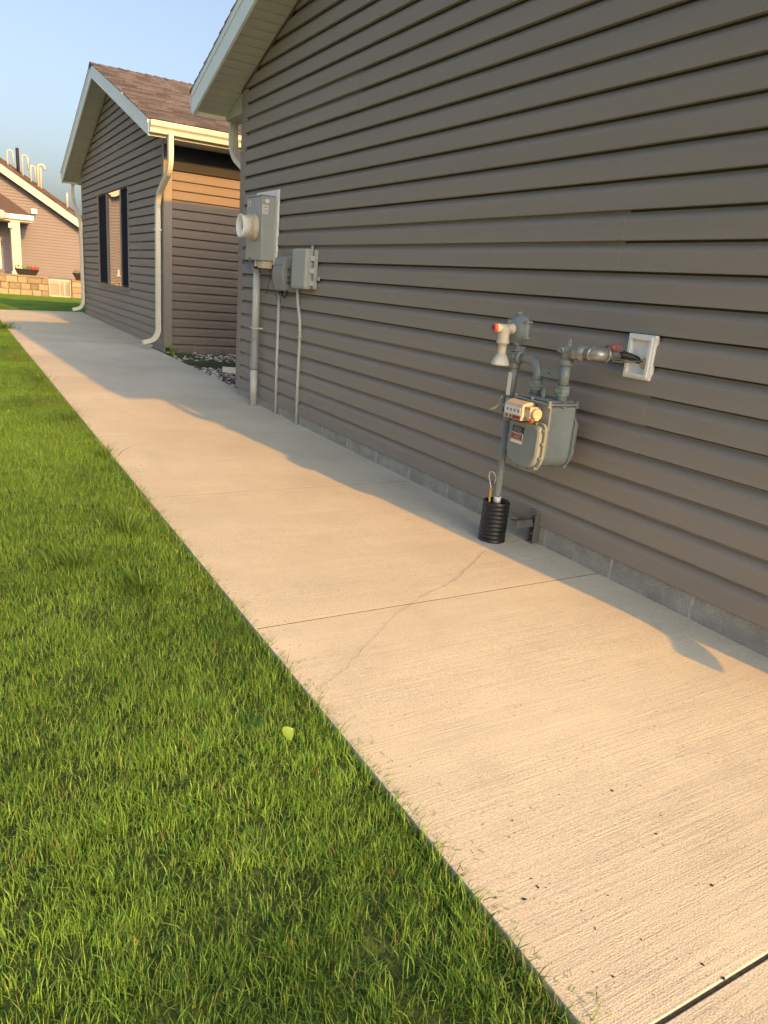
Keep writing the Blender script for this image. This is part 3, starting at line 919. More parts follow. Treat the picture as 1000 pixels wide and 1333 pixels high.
for sgn in (1, -1):
    xe = XE + 0.35 if sgn > 0 else 2 * XA - XE - 0.35
    z_e = zr0(XE + 0.35)
    f.prism([(xe, YH - 0.329, z_e + 0.03), (XA, YH - 0.329, ZA + 0.03), (XA, YH - 0.329, ZA + 0.12), (xe, YH - 0.329, z_e + 0.12)], (0, 0.34, 0))
f.build('soffit', M_soffit, tan)
# roof plane seen above the rake: hipped back
zt_ = 0.245
def roofpt(x, y): return (x, y, zr0(x) + zt_ + (y - (YH - 0.37)) * 0.22)
rr = random.Random(8)
mb = MB(); n = 16
for i in range(n):
    ya_, yb_ = YH - 0.37 + i * 0.15, YH - 0.37 + (i + 1.1) * 0.15
    x = XA
    while x < XE + 0.3:
        w = rr.choice([0.15, 0.22, 0.3])
        a, b, c, d = roofpt(x, ya_), roofpt(x + w, ya_), roofpt(x + w, yb_), roofpt(x, yb_)
        t = rr.uniform(0.004, 0.014)
        mb.add([a, b, (b[0], b[1], b[2] + t), (a[0], a[1], a[2] + t), c, d], [(0, 1, 2, 3), (3, 2, 4, 5)], tone=rr.random()); x += w
mb.build('shingles', M_shingle2, tan, kind='stuff')
mb = MB(); a, b, c, d = roofpt(XA, YH - .35), roofpt(XE + .35, YH - .35), roofpt(XE + .35, YH + 2.0), roofpt(XA, YH + 2.0)
mb.add([(p[0], p[1], p[2] - 0.012) for p in (a, b, c, d)] + [(c[0], c[1], 1.0), (d[0], d[1], 1.0)], [(0, 1, 2, 3), (3, 2, 4, 5)], tone=0.4)
lx = 2 * XA - XE - 0.35; lz = zr0(XE + 0.35) + zt_
mb.add([(XA, YH - .36, ZA + zt_), (lx, YH - .36, lz), (lx, YH + 8, lz), (XA, YH + 8, ZA + zt_)], [(0, 1, 2, 3)], tone=0.4)
mb.build('roof', M_shingle2, tan)
# porch roof with its gutter, soffit, column and sliding door
px = 0.16
porch = MB()
Yp = 26.0
porch.add([(-3.0, Yp, 2.34), (px, Yp, 2.34), (px, YH, 2.34), (-0.62, YH, 2.98), (-3.0, YH, 2.98)], [(0, 1, 3, 4), (1, 2, 3)], tone=0.5)
porch.build('porch_roof', M_shingle2, tan)
MB().box(-3.0, px + 0.02, Yp - 0.10, Yp - 0.0, 2.20, 2.335).build('porch_gutter', M_white, tan, bevel=0.01)
MB().box(-3.0, px - 0.01, Yp + 0.01, YH - 0.002, 2.14, 2.20).build('porch_soffit', M_soffit, tan)
cl = MB(); cl.box(-0.46, -0.20, 25.98, 26.28, 0.62, 2.138); cl.build('porch_column', M_creampaint, tan, bevel=0.015)
MB().box(-0.49, -0.17, 25.95, 26.31, 0.60, 0.70).build('column_base', M_creampaint, tan)
MB().box(-0.52, -0.40, 25.88, 25.975, 1.93, 2.07).build('wall_lamp', M_creampaint, tan)
dr = MB()
for x0 in (-0.80, -1.72):
    dr.box(x0 - 0.80, x0 - 0.74, YH - 0.06, YH - 0.012, 0.72, 2.06); dr.box(x0 + 0.06, x0 + 0.12, YH - 0.06, YH - 0.012, 0.72, 2.06)
    dr.box(x0 - 0.739, x0 + 0.059, YH - 0.058, YH - 0.012, 0.72, 0.80); dr.box(x0 - 0.739, x0 + 0.059, YH - 0.058, YH - 0.012, 1.98, 2.06)
dr.build('sliding_door', M_white, tan)
MB().box(-0.855, -0.815, YH - 0.07, YH - 0.061, 0.74, 2.04).build('door_meeting_stile', M_white, tan)
for x0 in (-0.80, -1.72):
    MB().box(x0 - 0.738, x0 + 0.058, YH - 0.045, YH - 0.035, 0.801, 1.979).build('door_pane', M_winglass, tan)
MB().rbox(0.24, 0.42, YH - 0.10, YH - 0.012, 2.46, 2.62, 0.02).build('wall_vent', M_white, tan)
lamp = MB(); lamp.lathe((-0.70, 25.80, 2.28), (0, 1, 0), [(0, 0.0), (0.005, 0.10), (0.05, 0.135), (0.09, 0.135)], 20)
lamp.build('round_lamp', M_creampaint, tan)
# window of the tan house that shows in the glass across the lawn
# roof vent pipes
def pipe(x, y, zb, h, hook, r=0.045, mtl=M_creampaint, label=None):
    mb = MB()
    p = [(x, y, zb), (x, y, zb + h - 0.12)]
    if hook:
        p += arc((x, y, zb + h - 0.10), (x, y, zb + h + 0.03), (x + hook * 0.6, y, zb + h), 5)[1:] + arc((x + hook * 0.75, y, zb + h - 0.0), (x + hook, y, zb + h - 0.02), (x + hook, y, zb + h - 0.14), 4)
        if abs(hook) < 0.2: p.append((x + hook, y, zb + 0.02 * 0 + h - 0.42))
    else: p.append((x, y, zb + h))
    mb.tube(p, r, 10); mb.build('vent_pipe', mtl, tan, label=label)
Yv = 28.6
pipe(-0.24, Yv, 3.70, 0.66, 0.17, 0.028, label='short white double vent pipe furthest left')
pipe(0.06, Yv, 3.45, 1.02, 0, 0.05, M_dark, label='tall black vent pipe')
pipe(0.19, Yv, 3.50, 0.78, 0.17, 0.030, label='white hooked vent pipe beside the black one')
pipe(0.43, Yv, 3.40, 0.60, 0.13, 0.026, label='smaller white double vent pipe')
pipe(0.64, Yv, 3.30, 0.76, 0.22, 0.042, label='thick white hooked vent pipe')
pipe(0.72, Yv, 3.22, 0.76, 0, 0.035)
pipe(1.50, Yv, 2.80, 0.52, 0, 0.04)

# projecting gabled bay further left, mirrored in the window of the far taupe house
YB = 25.9
bx0, bx1 = -8.6, -3.30
bap = 3.02 + (bx1 - (bx0 + bx1) / 2) * 0.6
bm_ = (bx0 + bx1) / 2
q = MB(); q.prism([(bx0, YB + .02, .3), (bx1, YB + .02, .3), (bx1, YB + .02, 2.98), (bm_, YB + .02, bap), (bx0, YB + .02, 2.98)], (0, 1.38, 0)); q.build('bay_wall', M_tan, tan)
def blim(z):
    d = (bap - z) / 0.6
    return (max(bx0, bm_ - d), min(bx1, bm_ + d)) if d > 0 else None
j = MB(); siding(tan, (0, YB + 0.01, 0), (1, 0, 0), (0, -1, 0), 0.56, 0.0907, 44, blim, M_tan, joined=j, prof=TP, step=3.0, jit=0.0)
j.build('bay_siding', M_tan, tan, kind='stuff')
for sgn in (1, -1):
    xe = bm_ + sgn * (bx1 - bm_ + 0.32); ze = bap - (bx1 - bm_ + 0.32) * 0.6
    q = MB(); q.prism([(xe, YB - 0.32, ze), (bm_, YB - 0.32, bap), (bm_, YB - 0.32, bap + 0.22), (xe, YB - 0.32, ze + 0.22)], (0, 0.03, 0)); q.build('bay_fascia', M_creampaint, tan)
    q = MB(); q.prism([(xe, YB - 0.289, ze + 0.05), (bm_, YB - 0.289, bap + 0.05), (bm_, YB - 0.289, bap + 0.20), (xe, YB - 0.289, ze + 0.20)], (0, 1.65, 0)); q.build('bay_roof', M_shingle2, tan)
MB().rbox(-3.72, -3.58, YB - 0.06, YB - 0.012, 0.75, 1.0, 0.02).build('wall_vent', M_creampaint, tan)

# split-stone planter walls in front of the tan house
YS = 23.6
def stone_wall(x0, x1, y, z0, z1, label):
    T = thing('stone_wall', ((x0 + x1) / 2, y, z0), label, 'wall', 'split stone planter walls')
    rr = random.Random(int(x0 * 10) + 50)
    rows = 3; h = (z1 - 0.045 - z0) / rows
    for r in range(rows):
        x = x0
        while x < x1 - 1e-3:
            w = rr.choice([0.24, 0.30, 0.38, 0.20])
            xb = min(x + w, x1)
            if x1 - xb < 0.1: xb = x1
            d = rr.uniform(0, 0.03)
            MB().rbox(x + 0.004, xb - 0.004, y - d, y + 0.25, z0 + r * h + 0.003, z0 + (r + 1) * h - 0.003, 0.012, tone=rr.random()).build('stone', M_stone, T)
            x = xb
    x = x0
    while x < x1 - 1e-3:
        xb = min(x + 0.6, x1)
        MB().rbox(x + 0.002, xb - 0.002, y - 0.035, y + 0.27, z1 - 0.044, z1, 0.008, tone=rr.uniform(.3, .7)).build('cap_stone', M_stone, T)
        x = xb
    return T
stone_wall(-6.0, 0.24, YS, 0.10, 0.655, 'long tan split-stone wall left of the white lattice')
stone_wall(0.86, 3.6, YS - 0.02, 0.10, 0.62, 'tan split-stone wall right of the lattice, mostly behind the downspout')
# patio behind the walls
pt = MB(); pt.box(-16, 6.0, 33.6, 38.3, -0.45, 0.40)
tag(pt.build('patio', mat('patio_concrete', (0.36, 0.32, 0.25), rough=0.9, var=0.2, var_scale=3)), kind='structure')
# lattice panel
lt = thing('lattice_panel', (0.53, YS + 0.05, 0.12), 'white lattice panel closing the gap between the two stone walls', 'lattice')
lm = MB(); xa_, xb_, za_, zb_ = 0.27, 0.84, 0.13, 0.60
for x in (xa_, 0.54, 0.66, xb_ - 0.02): lm.box(x, x + 0.022, YS + 0.02, YS + 0.05, za_, zb_)
lm.box(xa_ + .024, xb_ - .022, YS + 0.021, YS + 0.049, zb_ - 0.03, zb_ - .001); lm.box(xa_ + .024, xb_ - .022, YS + 0.021, YS + 0.049, za_ + .001, za_ + 0.03)
lm.build('frame', M_creampaint, lt)
lm = MB(); st = 0.085
k = -10
for k in range(-10, 14):
    for s in (1, -1):
        # diagonal slat clipped to the panel
        c = xa_ + k * st
        pts = []
        n_ = 24
        prev = None
        x_at0, x_at1 = (c, c + (zb_ - za_)) if s > 0 else (c + (zb_ - za_), c)
        lo, hi = max(min(x_at0, x_at1), xa_ + .02), min(max(x_at0, x_at1), xb_ - .02)
        if hi - lo < 0.03: continue
        def zz(x): return za_ + (x - x_at0) / (x_at1 - x_at0) * (zb_ - za_)
        w = 0.0075; y_ = YS + (0.03 if s > 0 else 0.036)
        lm.prism([(lo, y_, zz(lo) - w), (hi, y_, zz(hi) - w), (hi, y_, zz(hi) + w), (lo, y_, zz(lo) + w)], (0, 0.005, 0))
o_ = lm.build('lattice', M_creampaint, lt, kind='stuff')
# planters
def planter(x, y, z, w, h, label, flower_side):
    T = thing('planter', (x, y, z), label, 'planter')
    mb = MB(); a = 0.10
    # tapered trough, wider at the top, hollow
    o0 = [(x - w / 2 + a, y - 0.10, z), (x + w / 2 - a, y - 0.10, z), (x + w / 2 - a, y + 0.10, z), (x - w / 2 + a, y + 0.10, z)]
    o1 = [(x - w / 2, y - 0.15, z + h), (x + w / 2, y - 0.15, z + h), (x + w / 2, y + 0.15, z + h), (x - w / 2, y + 0.15, z + h)]
    i1 = [(x - w / 2 + .02, y - 0.13, z + h), (x + w / 2 - .02, y - 0.13, z + h), (x + w / 2 - .02, y + 0.13, z + h), (x - w / 2 + .02, y + 0.13, z + h)]
    i0 = [(p[0], p[1], z + h - 0.05) for p in i1]
    vs = o0 + o1 + i1 + i0; fs = [(3, 2, 1, 0), (12, 13, 14, 15)]
    for k in range(3):
        for jj in range(4): fs.append((k * 4 + jj, k * 4 + (jj + 1) % 4, k * 4 + 4 + (jj + 1) % 4, k * 4 + 4 + jj))
    mb.add(vs, fs); mb.build('trough', M_rubber, T)
    rr = random.Random(int(x * 100)); fl = MB(); lf = MB()
    for k in range(150):
        q = rr.gauss(flower_side * w * 0.3, w * 0.15) if rr.random() < .6 else rr.uniform(-w / 2, w / 2)
        q = max(-w / 2 + .03, min(w / 2, q))
        c = Vector((x + q, y + rr.uniform(-.13, .13), z + h + rr.uniform(-.05, .085)))
        d1 = Vector((rr.uniform(-1, 1), rr.uniform(-1, 1), rr.uniform(-1, 1))).normalized() * 0.03; d2 = d1.orthogonal().normalized() * 0.022
        t = fl if (abs(q - flower_side * w * 0.3) < w * .18) else lf
        t.add([c - d1, c + d2, c + d1, c - d2], [(0, 1, 2, 3)])
    fl.build('flowers', M_redflower, T, kind='stuff'); lf.build('leaves', M_leafd, T, kind='stuff')
planter(-0.22, 24.4, 0.60, 0.62, 0.21, 'dark trough planter with red flowers standing in front of the cream column', 1)
planter(1.22, YS + 0.12, 0.62, 0.60, 0.20, 'black trough planter with pink flowers on the right stone wall', 0)

# the background house, its walls, lattice and planters stand 33 to 38 m away; they were drawn at 1:1.4
def full_size(o, x, y, z):
    o.location = (x, y, z); o.scale = (1.4, 1.4, 1.4)
full_size(tan, -1.857, 38.22, -0.230)
for o in [o for o in COL.objects if o.parent is None and o.name.split('.')[0] in ('stone_wall', 'lattice_panel', 'planter')]:
    l = o.location
    full_size(o, 1.4 * l.x + 0.943, 1.4 * l.y, 1.4 * l.z - 0.440)

# ------------------------------------------------------------------ electric meter cabinet and boxes on the near wall
def dial(mb, c, r, axis=(-1, 0, 0)):
    mb.lathe(c, axis, [(0, r), (0.001, r)], 14)
em = thing('electric_meter', (0, 6.04, 1.24), 'grey electric cabinet with round white meter on a white backing board', 'electric meter')
MB().box(-0.034, -0.0165, 5.82, 6.30, 1.217, 1.778).build('backing_board', M_white, em, bevel=0.002)
MB().rbox(-0.147, -0.0345, 5.866, 6.215, 1.243, 1.722, 0.004).build('cabinet', M_cab, em)
MB().rbox(-0.153, -0.0350, 5.860, 6.221, 1.7225, 1.732, 0.003).build('cabinet_cover', M_cab, em)
MB().box(-0.1495, -0.1472, 5.874, 6.207, 1.252, 1.262).build('cover_lip', M_cab, em)
cm = MB(); cm.lathe((-0.1475, 6.01, 1.492), (-1, 0, 0), [(0, 0.103), (0.012, 0.103), (0.016, 0.092), (0.045, 0.089), (0.05, 0.094), (0.062, 0.094)], 36)
cm.build('meter_ring', M_beige, em)
gm = MB(); gm.lathe((-0.209, 6.01, 1.492), (-1, 0, 0), [(0, 0.085), (0.045, 0.084), (0.056, 0.089), (0.066, 0.089), (0.068, 0.084), (0.064, 0.070), (0.030, 0.067), (0.028, 0.0)], 36)
gm.build('meter_cover', M_white, em)
gf = MB(); gf.lathe((-0.2375, 6.01, 1.492), (-1, 0, 0), [(0, 0.050), (0.004, 0.050)], 30); gf.build('meter_face', M_nid, em)
gf = MB(); gf.box(-0.2445, -0.2425, 5.985, 6.035, 1.500, 1.520); gf.build('display', M_whitelabel, em)
lb = MB(); lb.box(-0.145, -0.095, 5.8647, 5.8658, 1.592, 1.655); lb.build('warning_label', M_whitelabel, em)
ln = MB(); ln.box(-0.138, -0.102, 5.8636, 5.8645, 1.636, 1.645)
for k in range(4): ln.box(-0.141, -0.099, 5.8636, 5.8645, 1.600 + k * 0.008, 1.603 + k * 0.008)
ln.build('label_text', M_pvc_dark, em)
MB().box(-0.120, -0.088, 5.8647, 5.8658, 1.674, 1.700).build('small_label', M_whitelabel, em)
MB().box(-0.1485, -0.1472, 6.115, 6.175, 1.655, 1.695).build('front_label', M_whitelabel, em)
MB().box(-0.1495, -0.1487, 6.135, 6.150, 1.662, 1.688).build('front_label_mark', M_ink, em)
lk = MB(); lk.rbox(-0.155, -0.147, 6.09, 6.115, 1.225, 1.262, 0.002); lk.build('hasp', M_brkt, em)
tg = MB(); tg.rbox(-0.150, -0.140, 6.095, 6.150, 1.165, 1.215, 0.002); tg.build('blue_seal_tag', M_blue, em)
cd = MB(); cd.cyl((-0.075, 6.125, 1.2425), (-0.075, 6.125, 1.175), 0.028, 18); cd.build('conduit_collar', M_dark, em)
cd = MB(); cd.tube([(-0.075, 6.125, 1.18), (-0.075, 6.125, 0.60)], 0.0305, 20, caps=True); cd.build('conduit', M_pvc, em)
cd = MB(); cd.lathe((-0.075, 6.125, 0.345), (0, 0, 1), [(0, 0.033), (0.012, 0.036), (0.03, 0.036), (0.033, 0.0335), (0.255, 0.0335), (0.262, 0.031)], 20); cd.build('expansion_coupling', M_pvc_dark, em)
cd = MB(); cd.tube([(-0.075, 6.125, 0.35), (-0.072, 6.125, gz(6.1) + 0.0)], 0.0305, 20); cd.build('conduit', M_pvc, em)
cd = MB(); cd.box(-0.108, -0.012, 6.080, 6.170, 0.690, 0.703); cd.build('conduit_strap', M_pvc, em)
sb_ = MB(); sb_.rbox(-0.125, -0.04, 5.885, 5.985, 1.185, 1.2425, 0.004); sb_.build('junction_box', M_beige, em)
sb_ = MB(); sb_.rbox(-0.135, -0.05, 6.0, 6.035, 1.195, 1.2425, 0.004); sb_.build('bushing', M_beige, em)

tb = thing('telephone_box', (0, 5.6, 1.02), 'smaller grey box with a bulging cover, directly right of the electric cabinet', 'utility box', 'small utility boxes on the wall')
bx = MB(); sec = []
for k in range(9):
    t = k / 8; sec.append((-0.075 - 0.035 * math.sin(math.pi * (0.15 + 0.75 * t)), 1.032 + t * 0.24))
bx.prism([(x, 5.49, z) for x, z in sec] + [(-0.03, 5.49, 1.272), (-0.03, 5.49, 1.032)], (0, 0.205, 0)); bx.build('cover', M_nid, tb, bevel=0.004)
MB().rbox(-0.040, -0.0165, 5.478, 5.705, 1.02, 1.285, 0.003).build('base', M_pvc_dark, tb)
MB().box(-0.1095, -0.103, 5.51, 5.675, 1.218, 1.221).build('cover_groove', M_pvc_dark, tb)
for z in (1.09, 1.13, 1.19):
    c = MB(); c.cyl((-0.06, 5.489, z), (-0.06, 5.470, z), 0.010, 10); c.build('terminal', M_brkt, tb)
cc = MB(); cc.tube([(-0.05, 5.52, 1.03), (-0.055, 5.52, 0.995), (-0.06, 5.56, 0.975), (-0.055, 5.61, 0.985), (-0.05, 5.62, 1.02)], 0.006, 8); cc.build('cable_loop', M_rubber, tb)
cc = MB(); cc.tube([(-0.03, 5.73, 0.995), (-0.03, 5.725, 0.5), (-0.028, 5.715, gz(5.7))], 0.0115, 12); cc.build('conduit', M_pvc, tb)
cc = MB(); cc.tube([(-0.05, 5.63, 1.02), (-0.045, 5.70, 1.0), (-0.032, 5.73, 1.005), (-0.03, 5.73, 0.985)], 0.006, 8); cc.build('wire', M_rubber, tb)

cb = thing('cable_box', (0, 5.2, 1.05), 'pale grey box with side latches, rightmost of the electrical boxes on the wall', 'utility box', 'small utility boxes on the wall')
MB().rbox(-0.108, -0.045, 5.075, 5.325, 1.055, 1.335, 0.016).build('cover', M_nid2, cb)
MB().rbox(-0.046, -0.0165, 5.050, 5.335, 1.060, 1.330, 0.006).build('base', M_nid2, cb)
for z in (1.10, 1.185, 1.27): MB().rbox(-0.074, -0.040, 5.056, 5.080, z - 0.018, z + 0.018, 0.004).build('latch', M_pvc, cb)
MB().rbox(-0.030, -0.0165, 5.14, 5.165, 1.330, 1.362, 0.003).build('mounting_tab', M_nid2, cb)
MB().rbox(-0.030, -0.0165, 5.005, 5.050, 1.120, 1.150, 0.003).build('mounting_tab', M_nid2, cb)
cc = MB(); cc.tube([(-0.035, 5.385 - 0.115, 1.06), (-0.035, 5.34, 0.99)][:0] + [(-0.04, 5.345, 1.065), (-0.035, 5.345, 0.98)] + arc((-0.032, 5.335, 0.92), (-0.03, 5.29, 0.84), (-0.03, 5.285, 0.74), 5) + [(-0.03, 5.283, 0.45), (-0.03, 5.275, gz(5.3))], 0.012, 12); cc.build('conduit', M_pvc, cb)
MB().box(-0.046, -0.014, 5.262, 5.300, 0.70, 0.71).build('conduit_strap', M_pvc, cb)

wr = MB(); wr.tube([(-0.03, 5.94, 1.185), (-0.035, 5.94, 1.14), (-0.03, 5.96, 1.08), (-0.028, 6.0, 1.03), (-0.022, 6.04, 0.98)], 0.0022, 6)
wr.tube([(-0.03, 5.93, 1.185), (-0.028, 5.90, 1.1), (-0.026, 5.86, 1.03), (-0.024, 5.78, 0.95)], 0.0018, 6)
wr.tube([(-0.03, 5.74, 0.93), (-0.03, 5.76, 0.90), (-0.028, 5.75, 0.86)], 0.002, 6)
tag(wr.build('loose_wires', M_rubber), 'thin loose dark wires hanging under the electric cabinet', 'wires')

# ------------------------------------------------------------------ gas meter
GX = -0.20
gmT = thing('gas_meter', (GX, 2.40, 0.43), 'grey gas meter with regulator, riser pipe and red-handled valve beside the taupe wall', 'gas meter')
def P(name, mb, m, **k): return mb.build(name, m, gmT, **k)
# riser
q = MB(); q.tube([(GX, 2.55, gz(2.5) + 0.002), (GX, 2.55, 0.60)], 0.0155, 16); q.tube([(GX, 2.55, 0.69), (GX, 2.55, 0.845)], 0.0175, 16); P('riser_pipe', q, M_gas2)
q = MB(); q.lathe((GX, 2.55, 0.585), (0, 0, 1), [(0, 0.019), (0.004, 0.023), (0.022, 0.023), (0.026, 0.020), (0.034, 0.020), (0.036, 0.0235), (0.10, 0.0235), (0.104, 0.019)], 18)
valve = P('riser_valve', q, M_gas2)
q = MB(); q.cyl((GX - .0, 2.565, 0.65), (GX - 0.0, 2.595, 0.65), 0.013, 12); q.rbox(GX - 0.012, GX + 0.012, 2.585, 2.602, 0.615, 0.685, 0.003); q.build('valve_key', M_gas, valve)
q = MB(); q.box(GX - 0.022, GX - 0.0185, 2.538, 2.56, 0.70, 0.80); q.build('label_strip', M_whitelabel, valve)
q = MB(); q.add([(GX - 0.01, 2.60, 0.655), (GX - 0.012, 2.63, 0.625), (GX - 0.016, 2.675, 0.61), (GX - 0.014, 2.63, 0.637)], [(0, 1, 2, 3)]); q.add([(GX - 0.012, 2.60, 0.654), (GX - 0.014, 2.63, 0.624), (GX - 0.018, 2.675, 0.609), (GX - 0.016, 2.63, 0.636)], [(3, 2, 1, 0)])
q.tube([(GX - 0.014, 2.588, 0.69), (GX - 0.018, 2.60, 0.672), (GX - 0.016, 2.602, 0.655)], 0.0016, 6); q.build('seal_tag', M_alu, valve)
q = MB(); q.lathe((GX, 2.55, 0.20), (0, 0, 1), [(0, 0.0162), (0.028, 0.0162)], 16); q.build('pipe_label', M_whitelabel, valve)
# regulator
rg = MB(); rg.lathe((GX + 0.035, 2.555, 0.985), (-1, 0, 0), [(-0.004, 0.0), (0.0, 0.03), (0.008, 0.050), (0.020, 0.057), (0.026, 0.0635), (0.029, 0.066), (0.041, 0.066), (0.044, 0.0635), (0.050, 0.056), (0.058, 0.045), (0.066, 0.028)], 36)
reg = P('regulator', rg, M_gas)
for k in range(6):
    a = math.radians(30 + 60 * k); cy, cz = 2.555 + 0.0655 * math.cos(a), 0.985 + 0.0655 * math.sin(a)
    b = MB(); b.cyl((GX + 0.013, cy, cz), (GX - 0.013, cy, cz), 0.0085, 10); b.hexnut((GX - 0.016, cy, cz), (1, 0, 0), 0.0075, 0.006); b.hexnut((GX + 0.016, cy, cz), (1, 0, 0), 0.007, 0.005); b.build('flange_bolt', M_gas, reg)
MB().box(GX - 0.0255, GX - 0.0165, 2.575, 2.603, 1.000, 1.020).build('name_plate', M_nid2, reg)
sp = MB(); sp.lathe((GX - 0.028, 2.560, 0.985), (-1, 0, 0), [(0, 0.024), (0.012, 0.022), (0.014, 0.0180), (0.092, 0.0180), (0.094, 0.016)], 20); sp.build('spring_case', M_beige, reg)
sp = MB(); sp.lathe((GX - 0.1215, 2.560, 0.985), (-1, 0, 0), [(0, 0.0172), (0.004, 0.0188), (0.014, 0.0188), (0.017, 0.015), (0.017, 0.009), (0.012, 0.008)], 20, smooth=False); sp.build('adjusting_cap', M_red, reg)
sp = MB(); sp.lathe((GX - 0.076, 2.560, 0.985), (0, 0, -1), [(-0.014, 0.019), (0.0, 0.0262), (0.05, 0.0245), (0.056, 0.0275), (0.064, 0.0275), (0.067, 0.0185), (0.108, 0.0185), (0.112, 0.0235)], 20); sp.build('vent_stack', M_beige, reg)
sp = MB(); sp.lathe((GX - 0.076, 2.560, 0.875), (0, 0, -1), [(0, 0.022), (0.010, 0.027), (0.030, 0.0375), (0.038, 0.040), (0.046, 0.040), (0.046, 0.037), (0.02, 0.025)], 24); sp.build('vent_bell', M_pvc, reg)
q = MB(); q.rbox(GX - 0.026, GX + 0.026, 2.525, 2.58, 0.903, 0.913, 0.002); q.rbox(GX - 0.026, GX + 0.026, 2.525, 2.58, 0.892, 0.902, 0.002); q.cyl((GX, 2.5525, 0.912), (GX, 2.5525, 0.94), 0.02, 14); q.build('flange', M_gas, reg)
q = MB(); q.rbox(GX - 0.023, GX + 0.023, 2.528, 2.578, 0.842, 0.891, 0.008); q.lathe((GX, 2.55, 0.818), (0, 0, 1), [(0, 0.021), (0.004, 0.0235), (0.02, 0.0235), (0.026, 0.021)], 16); q.cyl((GX - 0.02, 2.553, 0.868), (GX - 0.03, 2.553, 0.868), 0.016, 14); q.build('valve_body', M_gas2, reg)
# inlet elbow from the regulator to the meter
q = MB(); q.lathe((GX, 2.531, 0.868), (0, -1, 0), [(0, 0.026), (0.010, 0.028), (0.02, 0.026), (0.022, 0.021)], 18)
q.tube([(GX, 2.515, 0.868), (GX, 2.475, 0.868)] + arc((GX, 2.455, 0.868), (GX, 2.398, 0.866), (GX, 2.395, 0.812), 8)[1:] + [(GX, 2.395, 0.775)], 0.020, 18); P('inlet_elbow', q, M_gas)
for yy in (2.395, 2.235):
    q = MB(); q.hexnut((GX, yy, 0.768), (0, 0, 1), 0.031, 0.022); q.lathe((GX, yy, 0.724), (0, 0, 1), [(0, 0.024), (0.02, 0.022), (0.025, 0.0275), (0.032, 0.0275), (0.034, 0.022)], 18); q.lathe((GX, yy, 0.779), (0, 0, 1), [(0, 0.028), (0.006, 0.027), (0.008, 0.021)], 18); P('meter_union', q, M_gas)
q = MB(); q.box(GX - 0.003, GX + 0.003, 2.257, 2.376, 0.808, 0.845); P('meter_bar', q, M_gas2, bevel=0.001)
q = MB(); q.cyl((GX - 0.0032, 2.325, 0.826), (GX - 0.0045, 2.325, 0.826), 0.004, 8); P('meter_bar_hole', q, M_ink)
# outlet
q = MB(); q.tube([(GX, 2.235, 0.785), (GX, 2.235, 0.875)], 0.0205, 18); q.lathe((GX, 2.235, 0.868), (0, 0, 1), [(0, 0.023), (0.004, 0.0275), (0.022, 0.0275), (0.026, 0.024)], 18); P('outlet_pipe', q, M_gas)
q = MB(); q.lathe((GX, 2.235, 0.893), (0, 0, 1), [(0, 0.0235), (0.018, 0.0225), (0.022, 0.0265), (0.055, 0.0265), (0.060, 0.022), (0.062, 0.010), (0.074, 0.010), (0.076, 0.0)], 18)
q.cyl((GX, 2.235, 0.924), (GX, 2.190, 0.924), 0.0225, 16); stop = P('lockwing_valve', q, M_gas2)
q = MB(); q.lathe((GX - 0.004, 2.262, 0.928), (0, 1, 0), [(0, 0.010), (0.018, 0.010), (0.020, 0.013), (0.024, 0.013)], 12); q.lathe((GX - 0.028, 2.245, 0.93), (-1, 0, 0), [(-.01, 0.012), (0.004, 0.012), (0.004, 0.006), (-0.004, 0.006)], 14); q.build('lock_ear', M_galv, stop)
q = MB(); q.hexnut((GX, 2.235, 0.972), (0, 0, 1), 0.008, 0.008); q.hexnut((GX - 0.02, 2.215, 0.950), (0, 0, 1), 0.0075, 0.008); q.hexnut((GX - 0.02, 2.255, 0.950), (0, 0, 1), 0.0075, 0.008); q.build('bolt', M_gas, stop)
q = MB(); q.hexnut((GX, 2.178, 0.926), (0, 1, 0), 0.034, 0.026); q.lathe((GX, 2.165, 0.926), (0, -1, 0), [(0, 0.030), (0.004, 0.032), (0.018, 0.032), (0.022, 0.026), (0.03, 0.024)], 20); P('pipe_union', q, M_galv)
q = MB()
pr = [(0, 0.0195)]
for k in range(7): pr += [(0.002 + k * 0.004, 0.0205), (0.004 + k * 0.004, 0.0188)]
q.lathe((GX, 2.136, 0.928), (0, -1, 0), pr, 18); P('threaded_nipple', q, M_galv)
q = MB(); q.lathe((GX, 2.112, 0.93), (0, -1, 0), [(-.002, 0.0255), (0.006, 0.0275), (0.010, 0.0275), (0.012, 0.0245)], 20)
q.tube([(GX, 2.104, 0.93)] + arc((GX, 2.098, 0.93), (GX, 2.078, 0.93), (GX + 0.022, 2.076, 0.93), 6) + [(GX + 0.04, 2.076, 0.93)], 0.0242, 20)
q.lathe((GX + 0.038, 2.076, 0.93), (1, 0, 0), [(0, 0.0255), (0.003, 0.0275), (0.012, 0.0275), (0.015, 0.022)], 20); P('galvanised_elbow', q, M_galv)
q = MB(); q.lathe((GX + 0.052, 2.076, 0.930), (1, 0, 0), [(0, 0.017), (0.004, 0.021), (0.010, 0.021), (0.013, 0.0165), (0.03, 0.0175), (0.034, 0.0205), (0.046, 0.0205), (0.05, 0.015), (0.062, 0.015)], 8, smooth=False)
bv = P('ball_valve', q, M_brkt)
q = MB(); q.cyl((GX + 0.082, 2.076, 0.945), (GX + 0.082, 2.076, 0.962), 0.006, 10); q.rbox(GX + 0.062, GX + 0.122, 2.068, 2.086, 0.956, 0.966, 0.003); q.rbox(GX + 0.070, GX + 0.112, 2.066, 2.088, 0.960, 0.971, 0.004); q.build('red_handle', M_red, bv)
q = MB()
